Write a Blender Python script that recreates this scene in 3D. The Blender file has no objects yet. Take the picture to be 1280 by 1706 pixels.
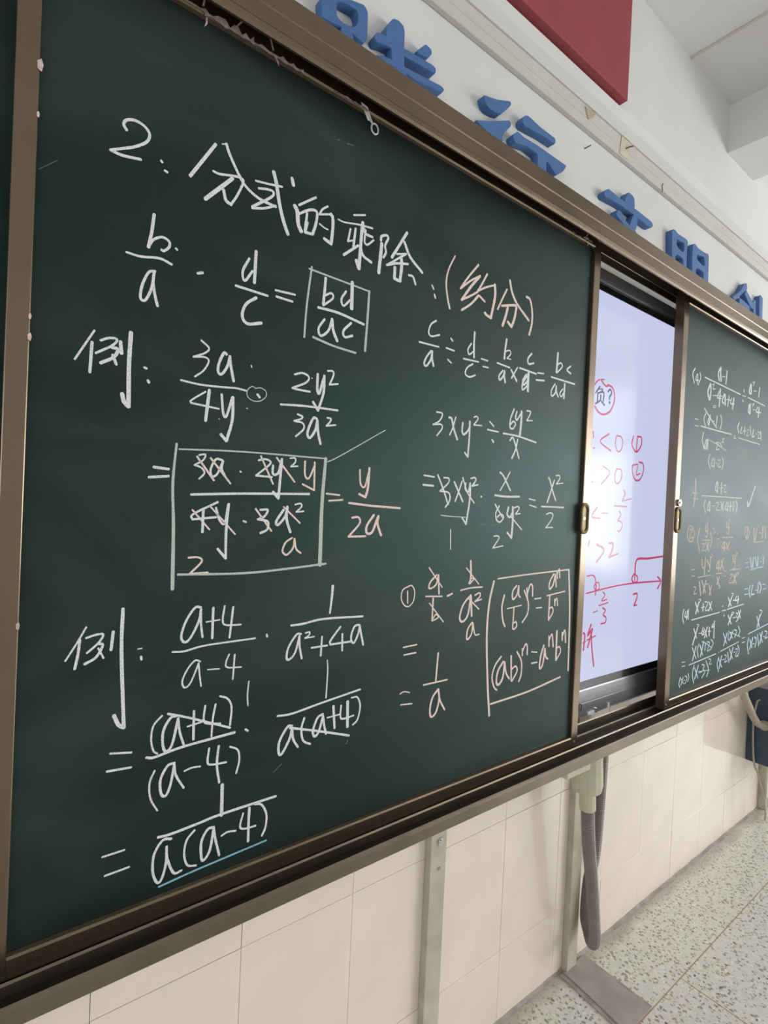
import bpy, bmesh, math, random
from mathutils import Vector, Matrix

# ---------------------------------------------------------------- camera, light, exposure
SC = bpy.context.scene
COL = SC.collection
cd = bpy.data.cameras.new('camera'); cam = bpy.data.objects.new('camera', cd); COL.objects.link(cam)
RT, UP, FW = (0.79401, -0.60632, 0.04569), (-0.02940, 0.03676, 0.99889), (0.60730, 0.79447, -0.01145)
rt = Vector(RT).normalized(); fw = Vector(FW); fw = (fw - rt * fw.dot(rt)).normalized(); up = rt.cross(fw)
cam.matrix_world = Matrix(((rt.x, up.x, -fw.x, 0.0), (rt.y, up.y, -fw.y, -0.8), (rt.z, up.z, -fw.z, 1.388), (0, 0, 0, 1)))
cd.sensor_fit = 'VERTICAL'; cd.sensor_height = 36.0; cd.lens = 36.0 * 891.14 / 1706.0
cd.clip_start = 0.01
SC.camera = cam

w = bpy.data.worlds.new('world'); SC.world = w; w.use_nodes = True
bg = w.node_tree.nodes['Background']; bg.inputs[0].default_value = (0.72, 0.80, 0.95, 1); bg.inputs[1].default_value = 1.6

# the classroom: x along the blackboard wall, y into that wall (y = 0.12), z up
WALLY, XL, XR, YB, ZC = 0.12, -3.2, 6.0, -7.5, 3.05
WIN_R = [(-1.95, -0.95), (-3.35, -2.33), (-4.75, -3.75), (-6.15, -5.15)]
WIN_L = [(-2.2, -1.1), (-4.2, -3.0), (-6.2, -5.0)]
WZ0, WZ1 = 0.72, 2.22
TZ0, TZ1 = 2.30, 2.90
def area(name, loc, rot, sx, sz, power, col):
    l = bpy.data.lights.new(name, 'AREA'); l.shape = 'RECTANGLE'; l.size = sx; l.size_y = sz; l.energy = power; l.color = col
    o = bpy.data.objects.new(name, l); COL.objects.link(o); o.location = loc; o.rotation_euler = rot
    return o
for y0, y1 in WIN_R:   # daylight entering each window of the right wall
    area('window_daylight', (XR + 0.02, (y0 + y1) / 2, (WZ0 + WZ1) / 2), (0, math.radians(90), 0), WZ1 - WZ0, y1 - y0, 34 if y1 > -1 else 66, (0.97, 0.985, 1.0))
    area('upper_board_fill', (XR + 0.02, (y0 + y1) / 2, (TZ0 + TZ1) / 2), (0, math.radians(90), 0), TZ1 - TZ0, y1 - y0, 5 if y1 > -1 else 10, (0.97, 0.985, 1.0))  # added fill lamp above each window, brightens the upper part of the boards
for y0, y1 in WIN_L:
    area('window_daylight', (XL - 0.02, (y0 + y1) / 2, (WZ0 + WZ1) / 2), (0, math.radians(-90), 0), WZ1 - WZ0, y1 - y0, 20, (0.97, 0.985, 1.0))  # unseen left wall windows, put in for ambient light

SC.view_settings.view_transform = 'Standard'; SC.view_settings.look = 'None'
SC.view_settings.gamma = 1.0; SC.view_settings.use_curve_mapping = False
SC.view_settings.exposure = -0.03
SC.cycles.use_denoising = True
SC.cycles.max_bounces = 10; SC.cycles.diffuse_bounces = 6
SC.cycles.sample_clamp_indirect = 6.0

# ---------------------------------------------------------------- helpers
def srgb(r, g, b):
    f = lambda c: (c / 255) / 12.92 if c / 255 <= 0.04045 else (((c / 255) + 0.055) / 1.055) ** 2.4
    return (f(r), f(g), f(b), 1.0)

def mat(name, col, rough=0.5, metal=0.0, var=0.0, scale=20.0, bump=0.0, bscale=200.0, col2=None, thr=(0.4, 0.6), spec=0.5, stretch=None, coat=0.0, rvar=0.0, bdist=0.001):
    m = bpy.data.materials.new(name); m.use_nodes = True
    nt = m.node_tree; N = nt.nodes; Lk = nt.links; b = N['Principled BSDF']
    b.inputs['Base Color'].default_value = col; b.inputs['Roughness'].default_value = rough
    b.inputs['Metallic'].default_value = metal; b.inputs['Specular IOR Level'].default_value = spec
    b.inputs['Coat Weight'].default_value = coat
    tc = N.new('ShaderNodeTexCoord'); mp = N.new('ShaderNodeMapping'); Lk.new(tc.outputs['Object'], mp.inputs[0])
    if stretch: mp.inputs['Scale'].default_value = stretch
    if col2 is not None or var > 0:
        nz = N.new('ShaderNodeTexNoise'); nz.inputs['Scale'].default_value = scale; nz.inputs['Detail'].default_value = 6
        Lk.new(mp.outputs[0], nz.inputs[0])
        mr = N.new('ShaderNodeMapRange'); mr.inputs[1].default_value = thr[0]; mr.inputs[2].default_value = thr[1]
        Lk.new(nz.outputs[0], mr.inputs[0])
        mx = N.new('ShaderNodeMix'); mx.data_type = 'RGBA'
        mx.inputs[6].default_value = col
        mx.inputs[7].default_value = col2 if col2 is not None else tuple(min(1, c * (1 - var)) for c in col[:3]) + (1,)
        Lk.new(mr.outputs[0], mx.inputs[0]); Lk.new(mx.outputs[2], b.inputs['Base Color'])
        if rvar:
            m2 = N.new('ShaderNodeMapRange'); m2.inputs[1].default_value = thr[0]; m2.inputs[2].default_value = thr[1]
            m2.inputs[3].default_value = rough; m2.inputs[4].default_value = rough + rvar
            Lk.new(nz.outputs[0], m2.inputs[0]); Lk.new(m2.outputs[0], b.inputs['Roughness'])
    if bump:
        n2 = N.new('ShaderNodeTexNoise'); n2.inputs['Scale'].default_value = bscale; n2.inputs['Detail'].default_value = 4
        Lk.new(mp.outputs[0], n2.inputs[0]); bp = N.new('ShaderNodeBump'); bp.inputs['Strength'].default_value = bump
        bp.inputs['Distance'].default_value = bdist
        Lk.new(n2.outputs[0], bp.inputs['Height']); Lk.new(bp.outputs[0], b.inputs['Normal'])
    return m

def link(name, bm, m, parent=None, smooth=False, loc=None):
    me = bpy.data.meshes.new(name); bm.normal_update(); bm.to_mesh(me); bm.free()
    me.materials.append(m)
    if smooth:
        me.polygons.foreach_set('use_smooth', [True] * len(me.polygons))
    o = bpy.data.objects.new(name, me); COL.objects.link(o)
    if loc: o.location = loc
    if parent is not None:
        o.parent = parent
        if parent.type == 'EMPTY' and not loc: o.location = -parent.location
    return o

def empty(name, loc, label, cat, group=None):
    o = bpy.data.objects.new(name, None); COL.objects.link(o); o.location = loc; o.empty_display_size = 0.05
    o['label'] = label; o['category'] = cat
    if group: o['group'] = group
    return o
def tag(o, label, cat, group=None):
    o['label'] = label; o['category'] = cat
    if group: o['group'] = group
    return o

def box(bm, x0, x1, y0, y1, z0, z1, bev=0.0):
    r = bmesh.ops.create_cube(bm, size=1.0)
    vs = r['verts']
    for v in vs:
        v.co = Vector(((x0 + x1) / 2 + v.co.x * (x1 - x0), (y0 + y1) / 2 + v.co.y * (y1 - y0), (z0 + z1) / 2 + v.co.z * (z1 - z0)))
    if bev:
        es = list({e for v in vs for e in v.link_edges})
        bmesh.ops.bevel(bm, geom=es, offset=bev, segments=2, profile=0.5, affect='EDGES')
def boxo(name, d, m, parent=None, bev=0.0):
    bm = bmesh.new(); box(bm, *d, bev=bev); return link(name, bm, m, parent)

def prof_x(bm, pts, x0, x1):
    """extrude a closed (y, z) profile along x"""
    a = [bm.verts.new((x0, y, z)) for y, z in pts]; b = [bm.verts.new((x1, y, z)) for y, z in pts]
    n = len(pts)
    for i in range(n): bm.faces.new((a[i], a[(i + 1) % n], b[(i + 1) % n], b[i]))
    bm.faces.new(a[::-1]); bm.faces.new(b)
    bmesh.ops.recalc_face_normals(bm, faces=bm.faces)
def poly_extrude(bm, pts, axis, c0, c1):
    """extrude a closed polygon: axis 'y' -> pts are (x, z)"""
    mk = {'y': lambda p, c: (p[0], c, p[1]), 'z': lambda p, c: (p[0], p[1], c), 'x': lambda p, c: (c, p[0], p[1])}[axis]
    a = [bm.verts.new(mk(p, c0)) for p in pts]; b = [bm.verts.new(mk(p, c1)) for p in pts]; n = len(pts)
    fs = [bm.faces.new((a[i], a[(i + 1) % n], b[(i + 1) % n], b[i])) for i in range(n)]
    fs += [bm.faces.new(a[::-1]), bm.faces.new(b)]
    bmesh.ops.recalc_face_normals(bm, faces=fs)

def catmull(P, k=6):
    if len(P) < 3: return [Vector(p) for p in P]
    P = [Vector(p) for p in P]; out = []
    Q = [P[0] * 2 - P[1]] + P + [P[-1] * 2 - P[-2]]
    for i in range(1, len(Q) - 2):
        p0, p1, p2, p3 = Q[i - 1:i + 3]
        for j in range(k):
            t = j / k
            out.append(0.5 * ((2 * p1) + (p2 - p0) * t + (2 * p0 - 5 * p1 + 4 * p2 - p3) * t * t + (3 * p1 - p0 - 3 * p2 + p3) * t ** 3))
    out.append(P[-1]); return out

def tube(bm, P, r, seg=10, ridged=0.0, caps=True):
    """tube through points P (already dense); r number or function of t"""
    P = [Vector(p) for p in P]; rings = []; n = len(P)
    T = [(P[min(i + 1, n - 1)] - P[max(i - 1, 0)]).normalized() for i in range(n)]
    ref = Vector((0, 1, 0)) if abs(T[0].y) < 0.9 else Vector((1, 0, 0))
    nrm = (ref - T[0] * ref.dot(T[0])).normalized()
    for i in range(n):
        nrm = (nrm - T[i] * nrm.dot(T[i])).normalized(); b = T[i].cross(nrm)
        rr = r(i / (n - 1)) if callable(r) else r
        if ridged: rr *= 1 + ridged * (1 if i % 2 else -1)
        rings.append([bm.verts.new(P[i] + (nrm * math.cos(2 * math.pi * k / seg) + b * math.sin(2 * math.pi * k / seg)) * rr) for k in range(seg)])
    for i in range(n - 1):
        for k in range(seg):
            bm.faces.new((rings[i][k], rings[i][(k + 1) % seg], rings[i + 1][(k + 1) % seg], rings[i + 1][k]))
    if caps: bm.faces.new(rings[0][::-1]); bm.faces.new(rings[-1])
    bmesh.ops.recalc_face_normals(bm, faces=bm.faces)
def resample(P, step):
    P = [Vector(p) for p in P]; out = [P[0]]; acc = 0
    for a, b in zip(P, P[1:]):
        L = (b - a).length; d = step - acc
        while d <= L: out.append(a.lerp(b, d / L)); d += step
        acc = L - (d - step)
    return out

def disc(bm, c, r, depth, axis='y', seg=20, bev=0.0):
    pts = [(c[0] + r * math.cos(2 * math.pi * i / seg), c[2] + r * math.sin(2 * math.pi * i / seg)) for i in range(seg)]
    poly_extrude(bm, pts, 'y', c[1] - depth, c[1])

# ---------------------------------------------------------------- materials
M = {}
M['plaster'] = mat('white_plaster', srgb(214, 213, 211), 0.85, var=0.05, scale=3, bump=0.15, bscale=60)
M['ceiling'] = mat('ceiling_paint', srgb(220, 219, 216), 0.9, var=0.05, scale=2)
M['tile'] = mat('cream_glazed_tile', srgb(238, 225, 208), 0.11, var=0.05, scale=5, bump=0.12, bscale=9, bdist=0.004)
M['grout'] = mat('tile_grout', srgb(160, 142, 122), 0.9)
M['bronze'] = mat('bronze_anodised_aluminium', srgb(128, 112, 94), 0.25, metal=0.85, var=0.12, scale=5, bump=0.03, bscale=900)
M['bronze_dull'] = mat('dusty_bronze_track', srgb(128, 116, 100), 0.34, metal=0.8, var=0.15, scale=9)
M['track_dark'] = mat('dark_track_channel', srgb(38, 34, 29), 0.6, metal=0.2)
M['letter'] = mat('blue_foam_letter', srgb(70, 108, 160), 0.6, var=0.08, scale=8)
M['red'] = mat('red_painted_panel', srgb(150, 62, 66), 0.6, var=0.08, scale=5)
M['raceway'] = mat('cream_plastic_raceway', srgb(200, 195, 189), 0.5, var=0.04, scale=3)
M['upper'] = mat('white_plastic_trunking', srgb(208, 206, 202), 0.6)
M['post'] = mat('cream_painted_steel', srgb(196, 190, 172), 0.45, var=0.12, scale=9, col2=srgb(176, 168, 148))
M['cream_plastic'] = mat('yellowed_cream_plastic', srgb(196, 192, 166), 0.45, var=0.1, scale=20)
M['hose'] = mat('grey_corrugated_hose', srgb(132, 120, 116), 0.5, var=0.12, scale=30)
M['hose_light'] = mat('pale_grey_conduit', srgb(176, 162, 148), 0.5, var=0.1, scale=20)
M['cabinet'] = mat('dark_blue_painted_steel', srgb(52, 70, 86), 0.45, var=0.15, scale=12)
M['steel'] = mat('brushed_grey_steel', srgb(158, 158, 162), 0.3, metal=0.8, var=0.08, scale=40, stretch=(0.05, 1, 6))
M['black'] = mat('glossy_black_bezel', srgb(18, 18, 22), 0.15, coat=0.5)
M['lightgrey'] = mat('light_grey_plastic', srgb(196, 196, 192), 0.4)
M['handle'] = mat('brass_finger_pull', srgb(116, 102, 70), 0.42, metal=0.8, var=0.2, scale=60)
M['chrome'] = mat('bright_screw', srgb(210, 208, 204), 0.2, metal=0.9)
M['residue'] = mat('torn_pinkish_tape', srgb(222, 196, 186), 0.8, var=0.3, scale=150)
M['paper'] = mat('white_tape', srgb(214, 214, 210), 0.7)
M['mortar'] = mat('grey_cement', srgb(176, 168, 160), 0.85, var=0.25, scale=20, bump=0.4, bscale=90)
M['brass'] = mat('brass_divider', srgb(176, 150, 122), 0.5, metal=0.2)
M['plate'] = mat('grey_floor_cover', srgb(172, 164, 158), 0.45, var=0.15, scale=15, bump=0.1, bscale=60)
M['rust'] = mat('rusty_iron', srgb(96, 70, 58), 0.8)
M['wood'] = mat('wooden_desk_top', srgb(176, 132, 86), 0.4, var=0.2, scale=6, stretch=(1, 8, 1))
M['deskmetal'] = mat('green_painted_tube', srgb(120, 140, 130), 0.4)

def board_mat():
    m = mat('green_chalkboard', (0.008, 0.0115, 0.0105, 1), 0.6, spec=0.40)
    m.node_tree.nodes['Principled BSDF'].inputs['Specular Tint'].default_value = (0.55, 1.0, 0.9, 1)
    nt = m.node_tree; N = nt.nodes; Lk = nt.links; b = N['Principled BSDF']; mp = [n for n in N if n.type == 'MAPPING'][0]
    # eraser smears: warped, stretched noise with chalk dust
    mp2 = N.new('ShaderNodeMapping'); mp2.inputs['Scale'].default_value = (0.8, 1, 1.6); mp2.inputs['Rotation'].default_value = (0, 0.6, 0)
    Lk.new(mp.outputs[0], mp2.inputs[0])
    n1 = N.new('ShaderNodeTexNoise'); n1.inputs['Scale'].default_value = 2.2; n1.inputs['Detail'].default_value = 9; n1.inputs['Distortion'].default_value = 1.4
    Lk.new(mp2.outputs[0], n1.inputs[0])
    r1 = N.new('ShaderNodeMapRange'); r1.inputs[1].default_value = 0.42; r1.inputs[2].default_value = 0.85; r1.inputs[4].default_value = 0.06
    Lk.new(n1.outputs[0], r1.inputs[0])
    mx = N.new('ShaderNodeMix'); mx.data_type = 'RGBA'; mx.inputs[6].default_value = (0.008, 0.0115, 0.0105, 1); mx.inputs[7].default_value = (0.45, 0.55, 0.5, 1)
    Lk.new(r1.outputs[0], mx.inputs[0]); Lk.new(mx.outputs[2], b.inputs['Base Color'])
    r2 = N.new('ShaderNodeMapRange'); r2.inputs[1].default_value = 0.35; r2.inputs[2].default_value = 0.7; r2.inputs[3].default_value = 0.46; r2.inputs[4].default_value = 0.53
    Lk.new(n1.outputs[0], r2.inputs[0]); Lk.new(r2.outputs[0], b.inputs['Roughness'])
    n3 = N.new('ShaderNodeTexNoise'); n3.inputs['Scale'].default_value = 700; Lk.new(mp.outputs[0], n3.inputs[0])
    bp = N.new('ShaderNodeBump'); bp.inputs['Strength'].default_value = 0.25; bp.inputs['Distance'].default_value = 0.0005
    Lk.new(n3.outputs[0], bp.inputs['Height']); Lk.new(bp.outputs[0], b.inputs['Normal'])
    return m
M['board'] = board_mat()

def chalk_mat(name, col, cover):
    m = mat('chalk_' + name, col, 0.95, spec=0.1)
    nt = m.node_tree; N = nt.nodes; Lk = nt.links; b = N['Principled BSDF']; mp = [n for n in N if n.type == 'MAPPING'][0]
    n1 = N.new('ShaderNodeTexNoise'); n1.inputs['Scale'].default_value = 420; n1.inputs['Detail'].default_value = 4; Lk.new(mp.outputs[0], n1.inputs[0])
    r = N.new('ShaderNodeMapRange'); r.inputs[1].default_value = 0.32; r.inputs[2].default_value = 0.5
    r.inputs[3].default_value = cover * 0.62; r.inputs[4].default_value = cover
    Lk.new(n1.outputs[0], r.inputs[0]); Lk.new(r.outputs[0], b.inputs['Alpha'])
    return m
CH = {'white': chalk_mat('white', srgb(226, 227, 227), 0.97), 'pink': chalk_mat('pink', srgb(240, 218, 208), 0.94),
      'grey': chalk_mat('grey', srgb(200, 208, 200), 0.9), 'blue': chalk_mat('blue', srgb(140, 190, 212), 0.95),
      'faint': chalk_mat('faint', srgb(150, 152, 148), 0.4)}
CH2 = {'white': chalk_mat('white_thin', srgb(222, 228, 222), 0.9), 'pink': chalk_mat('pink_thin', srgb(222, 200, 190), 0.85),
       'blue': chalk_mat('blue_thin', srgb(204, 224, 228), 0.88), 'faint': chalk_mat('faint_thin', srgb(200, 206, 200), 0.3)}
def glow(name, col, e, rough=0.16):
    m = mat(name, (0.01, 0.01, 0.012, 1), rough); b = m.node_tree.nodes['Principled BSDF']
    b.inputs['Specular IOR Level'].default_value = 0.16; b.inputs['Emission Color'].default_value = col; b.inputs['Emission Strength'].default_value = e
    return m
SCREEN_E = 1.02
M['screen'] = glow('lit_screen', srgb(196, 202, 230), SCREEN_E)
MK = {'red': glow('red_screen_ink', srgb(196, 74, 112), SCREEN_E * .9), 'rose': glow('light_red_screen_ink', srgb(200, 128, 146), SCREEN_E * .9),
      'ink': glow('black_screen_type', srgb(62, 66, 92), SCREEN_E * .9)}

def terrazzo():
    m = bpy.data.materials.new('terrazzo'); m.use_nodes = True; nt = m.node_tree; N = nt.nodes; Lk = nt.links; b = N['Principled BSDF']
    tc = N.new('ShaderNodeTexCoord'); cur = None
    base = N.new('ShaderNodeTexNoise'); base.inputs['Scale'].default_value = 60; Lk.new(tc.outputs['Object'], base.inputs[0])
    mx0 = N.new('ShaderNodeMix'); mx0.data_type = 'RGBA'; mx0.inputs[6].default_value = srgb(232, 232, 224); mx0.inputs[7].default_value = srgb(206, 202, 196)
    Lk.new(base.outputs[0], mx0.inputs[0]); cur = mx0.outputs[2]
    for sc, lim, cols in ((110, 0.38, (srgb(236, 236, 230), srgb(200, 194, 184))), (95, 0.33, (srgb(150, 148, 142), srgb(186, 170, 160))), (62, 0.25, (srgb(146, 146, 138), srgb(170, 154, 144))), (40, 0.12, (srgb(96, 90, 90), srgb(140, 114, 104)))):
        wp = N.new('ShaderNodeTexNoise'); wp.inputs['Scale'].default_value = sc * 1.5; Lk.new(tc.outputs['Object'], wp.inputs[0])
        ad = N.new('ShaderNodeMix'); ad.data_type = 'VECTOR'; ad.inputs[0].default_value = 0.012; Lk.new(tc.outputs['Object'], ad.inputs[4]); Lk.new(wp.outputs[1], ad.inputs[5])
        v = N.new('ShaderNodeTexVoronoi'); v.inputs['Scale'].default_value = sc; Lk.new(ad.outputs[1], v.inputs[0])
        lt = N.new('ShaderNodeMapRange'); lt.inputs[1].default_value = lim; lt.inputs[2].default_value = lim + 0.06; lt.inputs[3].default_value = 1; lt.inputs[4].default_value = 0
        Lk.new(v.outputs['Distance'], lt.inputs[0])
        sp = N.new('ShaderNodeSeparateColor'); Lk.new(v.outputs['Color'], sp.inputs[0])
        gt = N.new('ShaderNodeMath'); gt.operation = 'GREATER_THAN'; gt.inputs[1].default_value = 0.45; Lk.new(sp.outputs[0], gt.inputs[0])
        mu = N.new('ShaderNodeMath'); mu.operation = 'MULTIPLY'; Lk.new(lt.outputs[0], mu.inputs[0]); Lk.new(gt.outputs[0], mu.inputs[1])
        cc = N.new('ShaderNodeMix'); cc.data_type = 'RGBA'; cc.inputs[6].default_value = cols[0]; cc.inputs[7].default_value = cols[1]; Lk.new(sp.outputs[1], cc.inputs[0])
        mx = N.new('ShaderNodeMix'); mx.data_type = 'RGBA'; Lk.new(mu.outputs[0], mx.inputs[0]); Lk.new(cur, mx.inputs[6]); Lk.new(cc.outputs[2], mx.inputs[7]); cur = mx.outputs[2]
    # grime along the foot of the wall (dirt with a place of its own)
    sx = N.new('ShaderNodeSeparateXYZ'); Lk.new(tc.outputs['Object'], sx.inputs[0])
    gn = N.new('ShaderNodeTexNoise'); gn.inputs['Scale'].default_value = 7; gn.inputs['Detail'].default_value = 8; Lk.new(tc.outputs['Object'], gn.inputs[0])
    ma = N.new('ShaderNodeMath'); ma.operation = 'MULTIPLY_ADD'; ma.inputs[1].default_value = 0.08; ma.inputs[2].default_value = -0.04; Lk.new(gn.outputs[0], ma.inputs[0])
    sm = N.new('ShaderNodeMath'); sm.operation = 'ADD'; Lk.new(sx.outputs[1], sm.inputs[0]); Lk.new(ma.outputs[0], sm.inputs[1])
    gr = N.new('ShaderNodeMapRange'); gr.inputs[1].default_value = 0.06; gr.inputs[2].default_value = 0.095; gr.inputs[4].default_value = 0.75; Lk.new(sm.outputs[0], gr.inputs[0])
    mg = N.new('ShaderNodeMix'); mg.data_type = 'RGBA'; mg.inputs[7].default_value = srgb(168, 158, 150); Lk.new(gr.outputs[0], mg.inputs[0]); Lk.new(cur, mg.inputs[6])
    Lk.new(mg.outputs[2], b.inputs['Base Color']); b.inputs['Roughness'].default_value = 0.28
    return m
M['terrazzo'] = terrazzo()

def structure(o): o['kind'] = 'structure'; return o

# ---------------------------------------------------------------- room shell
WT = 0.917
wf = structure(boxo('wall_front', (XL - 0.2, XR + 0.2, WALLY + 0.004, WALLY + 0.22, -0.05, ZC + 0.1), M['grout']))
# plaster from the tiles up
boxo('plaster_surface', (XL, XR, WALLY, WALLY + 0.004, WT, ZC), M['plaster'], wf)
TX0, TW = 0.4159, 0.24988
rows = [(0.0, 0.196), (0.196, 0.5567), (0.5567, WT)]
proto = {}
rng = random.Random(4)
for i in range(-14, 23):
    xa, xb = TX0 + i * TW, TX0 + (i + 1) * TW
    if xa < XL or xb > XR: continue
    for r, (za, zb) in enumerate(rows):
        if r not in proto:
            bm = bmesh.new(); g = 0.0005
            box(bm, g, TW - g, 0, 0.006, g, zb - za - g)
            es = [e for e in bm.edges if all(abs(v.co.y) < 1e-6 for v in e.verts)]
            bmesh.ops.bevel(bm, geom=es, offset=0.0006, segments=1, affect='EDGES')
            o = link('tile', bm, M['tile'], wf); proto[r] = o
        else:
            o = proto[r].copy(); COL.objects.link(o)
        o.location = (xa, WALLY - 0.0015 + rng.uniform(-.0003, .0003), za)
        o.rotation_euler = (rng.uniform(-.0012, .0012), 0, rng.uniform(-.0012, .0012))
def side_wall(name, x0, x1, wins):
    bm = bmesh.new(); ys = [YB]
    box(bm, x0, x1, YB, WALLY, -0.05, WZ0); box(bm, x0, x1, YB, WALLY, WZ1, TZ0); box(bm, x0, x1, YB, WALLY, TZ1, ZC)
    edges = [YB] + [v for w in sorted(wins) for v in w] + [WALLY]
    for a, b in zip(edges[::2], edges[1::2]): box(bm, x0, x1, a, b, WZ0, WZ1); box(bm, x0, x1, a, b, TZ0, TZ1)
    return structure(link(name, bm, M['plaster']))
side_wall('wall_right', XR, XR + 0.2, WIN_R); side_wall('wall_left', XL - 0.2, XL, WIN_L)
structure(boxo('wall_back', (XL - 0.2, XR + 0.2, YB - 0.2, YB, -0.05, ZC + 0.1), M['plaster']))
ce = structure(boxo('ceiling', (XL - 0.2, XR + 0.2, YB - 0.2, WALLY + 0.22, ZC, ZC + 0.15), M['ceiling']))
for k, (xa, xb) in enumerate(((2.35, 2.62), (-1.2, -0.93), (5.2, 5.47))):
    boxo('ceiling_beam', (xa, xb, YB, WALLY, 2.86, ZC), M['ceiling'], ce)
boxo('ceiling_joint', (1.995, 2.005, YB, WALLY, ZC - 0.004, ZC), M['raceway'], ce)
boxo('ceiling_joint', (-2.305, -2.295, YB, WALLY, ZC - 0.004, ZC), M['raceway'], ce)
nwin = 0
for wins, x in ((WIN_R, XR + 0.05), (WIN_L, XL - 0.05)):
    for y0, y1 in wins:
        nwin += 1
        bm = bmesh.new(); f = 0.035
        d = -0.03 if x > 0 else 0.03
        for (a, b, c, e) in ((y0, y1, WZ0, WZ0 + f), (y0, y1, WZ1 - f, WZ1), (y0, y0 + f, WZ0 + f, WZ1 - f), (y1 - f, y1, WZ0 + f, WZ1 - f), ((y0 + y1) / 2 - .015, (y0 + y1) / 2 + .015, WZ0 + f, WZ1 - f)):
            box(bm, min(x - 0.06 * (1 if x > 0 else -1), x - 0.1 * (1 if x > 0 else -1)), max(x - 0.06 * (1 if x > 0 else -1), x - 0.1 * (1 if x > 0 else -1)), a, b, c, e)
        structure(link('window_%d' % nwin, bm, M['lightgrey']))

fl = structure(boxo('floor', (XL - 0.2, XR + 0.2, YB - 0.2, WALLY + 0.2, -0.15, -0.006), M['mortar']))
YS = -0.1095
xs = [1.7396 + 1.2 * k for k in range(-4, 4)]
xs = [XL] + [x for x in xs if XL < x < XR] + [XR]
ysl = [YS - 1.2 * k for k in range(0, 6)] + [YB]
boxo('terrazzo_slab', (XL, XR, YS + 0.0015, WALLY, -0.006, 0.0), M['terrazzo'], fl)
for ya, yb in zip(ysl, ysl[1:]):
    for xa, xb in zip(xs, xs[1:]):
        boxo('terrazzo_slab', (xa + 0.0015, xb - 0.0015, yb + 0.0015, ya - 0.0015, -0.006, 0.0), M['terrazzo'], fl)
for y in ysl[:-1]: boxo('divider_strip', (XL, XR, y - 0.0015, y + 0.0015, -0.006, 0.0003), M['brass'], fl)
for x in xs[1:-1]: boxo('divider_strip', (x - 0.0015, x + 0.0015, YB, YS - 0.0015, -0.006, 0.0003), M['brass'], fl)
# rough cement fillet where wall meets floor
bm = bmesh.new(); n = 260; rg = random.Random(8)
A = []
for i in range(n + 1):
    x = XL + (XR - XL) * i / n; d = 0.010 + rg.uniform(0, 0.006); h = 0.003 + rg.uniform(0, 0.004)
    A.append([bm.verts.new((x, WALLY - 0.0016, h)), bm.verts.new((x, WALLY - d * .5, h * .45)), bm.verts.new((x, WALLY - d, 0.0004)), bm.verts.new((x, WALLY - 0.0016, 0.0002))])
for a, b in zip(A, A[1:]):
    for k in range(4): bm.faces.new((a[k], a[(k + 1) % 4], b[(k + 1) % 4], b[k]))
bmesh.ops.recalc_face_normals(bm, faces=bm.faces)
structure(link('baseboard_front', bm, M['mortar']))
# plaster ledge above the raceway
bm = bmesh.new(); prof_x(bm, [(WALLY, 2.606), (WALLY - 0.014, 2.640), (WALLY, 2.6445)], XL, XR)
structure(link('trim_1', bm, M['plaster']))

# ---------------------------------------------------------------- blackboard frame
bf = empty('blackboard_frame', (1.53, 0, 0), 'bronze aluminium frame with top and bottom sliding tracks around the green boards', 'frame')
FX0, FX1 = -1.25, 4.31
bm = bmesh.new()
prof_x(bm, [(-.050, 2.068), (-.053, 2.072), (-.054, 2.079), (-.051, 2.084), (-.050, 2.108), (-.0515, 2.110), (-.0515, 2.113), (-.047, 2.116),
            (-.046, 2.147), (-.043, 2.150), (.066, 2.150), (.066, 2.116), (.063, 2.116), (.063, 2.140), (.024, 2.140), (.024, 2.103), (.021, 2.103),
            (.021, 2.140), (-.013, 2.140), (-.013, 2.128), (-.016, 2.128), (-.016, 2.140), (-.046, 2.140), (-.046, 2.068)], FX0, FX1)
link('top_track', bm, M['bronze'], bf)
bm = bmesh.new()
prof_x(bm, [(-.058, .754), (-.058, .775), (-.0575, .7795), (-.055, .782), (-.052, .7795), (-.052, .761), (-.017, .761), (-.017, .777), (-.015, .780), (-.012, .777),
            (-.012, .764), (.022, .764), (.022, .778), (.0245, .7805), (.027, .778), (.027, .766), (.0575, .766), (.0575, .786), (.0595, .789), (.062, .786), (.062, .754)], FX0, FX1)
link('bottom_track', bm, M['bronze_dull'], bf)
bm = bmesh.new()
for a, b in ((-.0518, -.0172), (-.0118, .0218), (.0272, .0573)): box(bm, FX0, FX1, a, b, .7612 if a < -.02 else .7665, .7622 if a < -.02 else .7672)
link('channel_strip', bm, M['track_dark'], bf)  # near-black strips laid on the channel floors
bm = bmesh.new(); box(bm, FX0 - .03, FX0, -.055, .066, .757, 2.150, 0.003); link('end_cap', bm, M['bronze'], bf)
bm = bmesh.new(); box(bm, FX1, FX1 + .03, -.055, .066, .757, 2.150, 0.003); link('end_cap', bm, M['bronze'], bf)
# support posts standing under the bottom track, one mesh each
def post(x0, x1, lean=0.0):
    bm = bmesh.new(); box(bm, x0, x1, .098, .1180, 0.0, .797, 0.0015)
    o = link('support_post', bm, M['post'], bf)
    for z, r in ((.600, .0095), (.535, .004)):
        bm = bmesh.new(); disc(bm, ((x0 + x1) / 2 + .004, .0982, z), r, .004); disc(bm, ((x0 + x1) / 2 + .004, .0945, z), r * .55, .002)
        s = link('bolt', bm, M['chrome'] if r > .005 else M['post'], o, loc=None)
    return o
post(.871, .921); post(1.462, 1.512); post(3.08, 3.13); post(-.45, -.40)
# track end stop and clips seen in the gap between the boards
boxo('track_bracket', (1.235, 1.345, -.015, .05, .700, .7535), M['cream_plastic'], bf, bev=.004)

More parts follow.
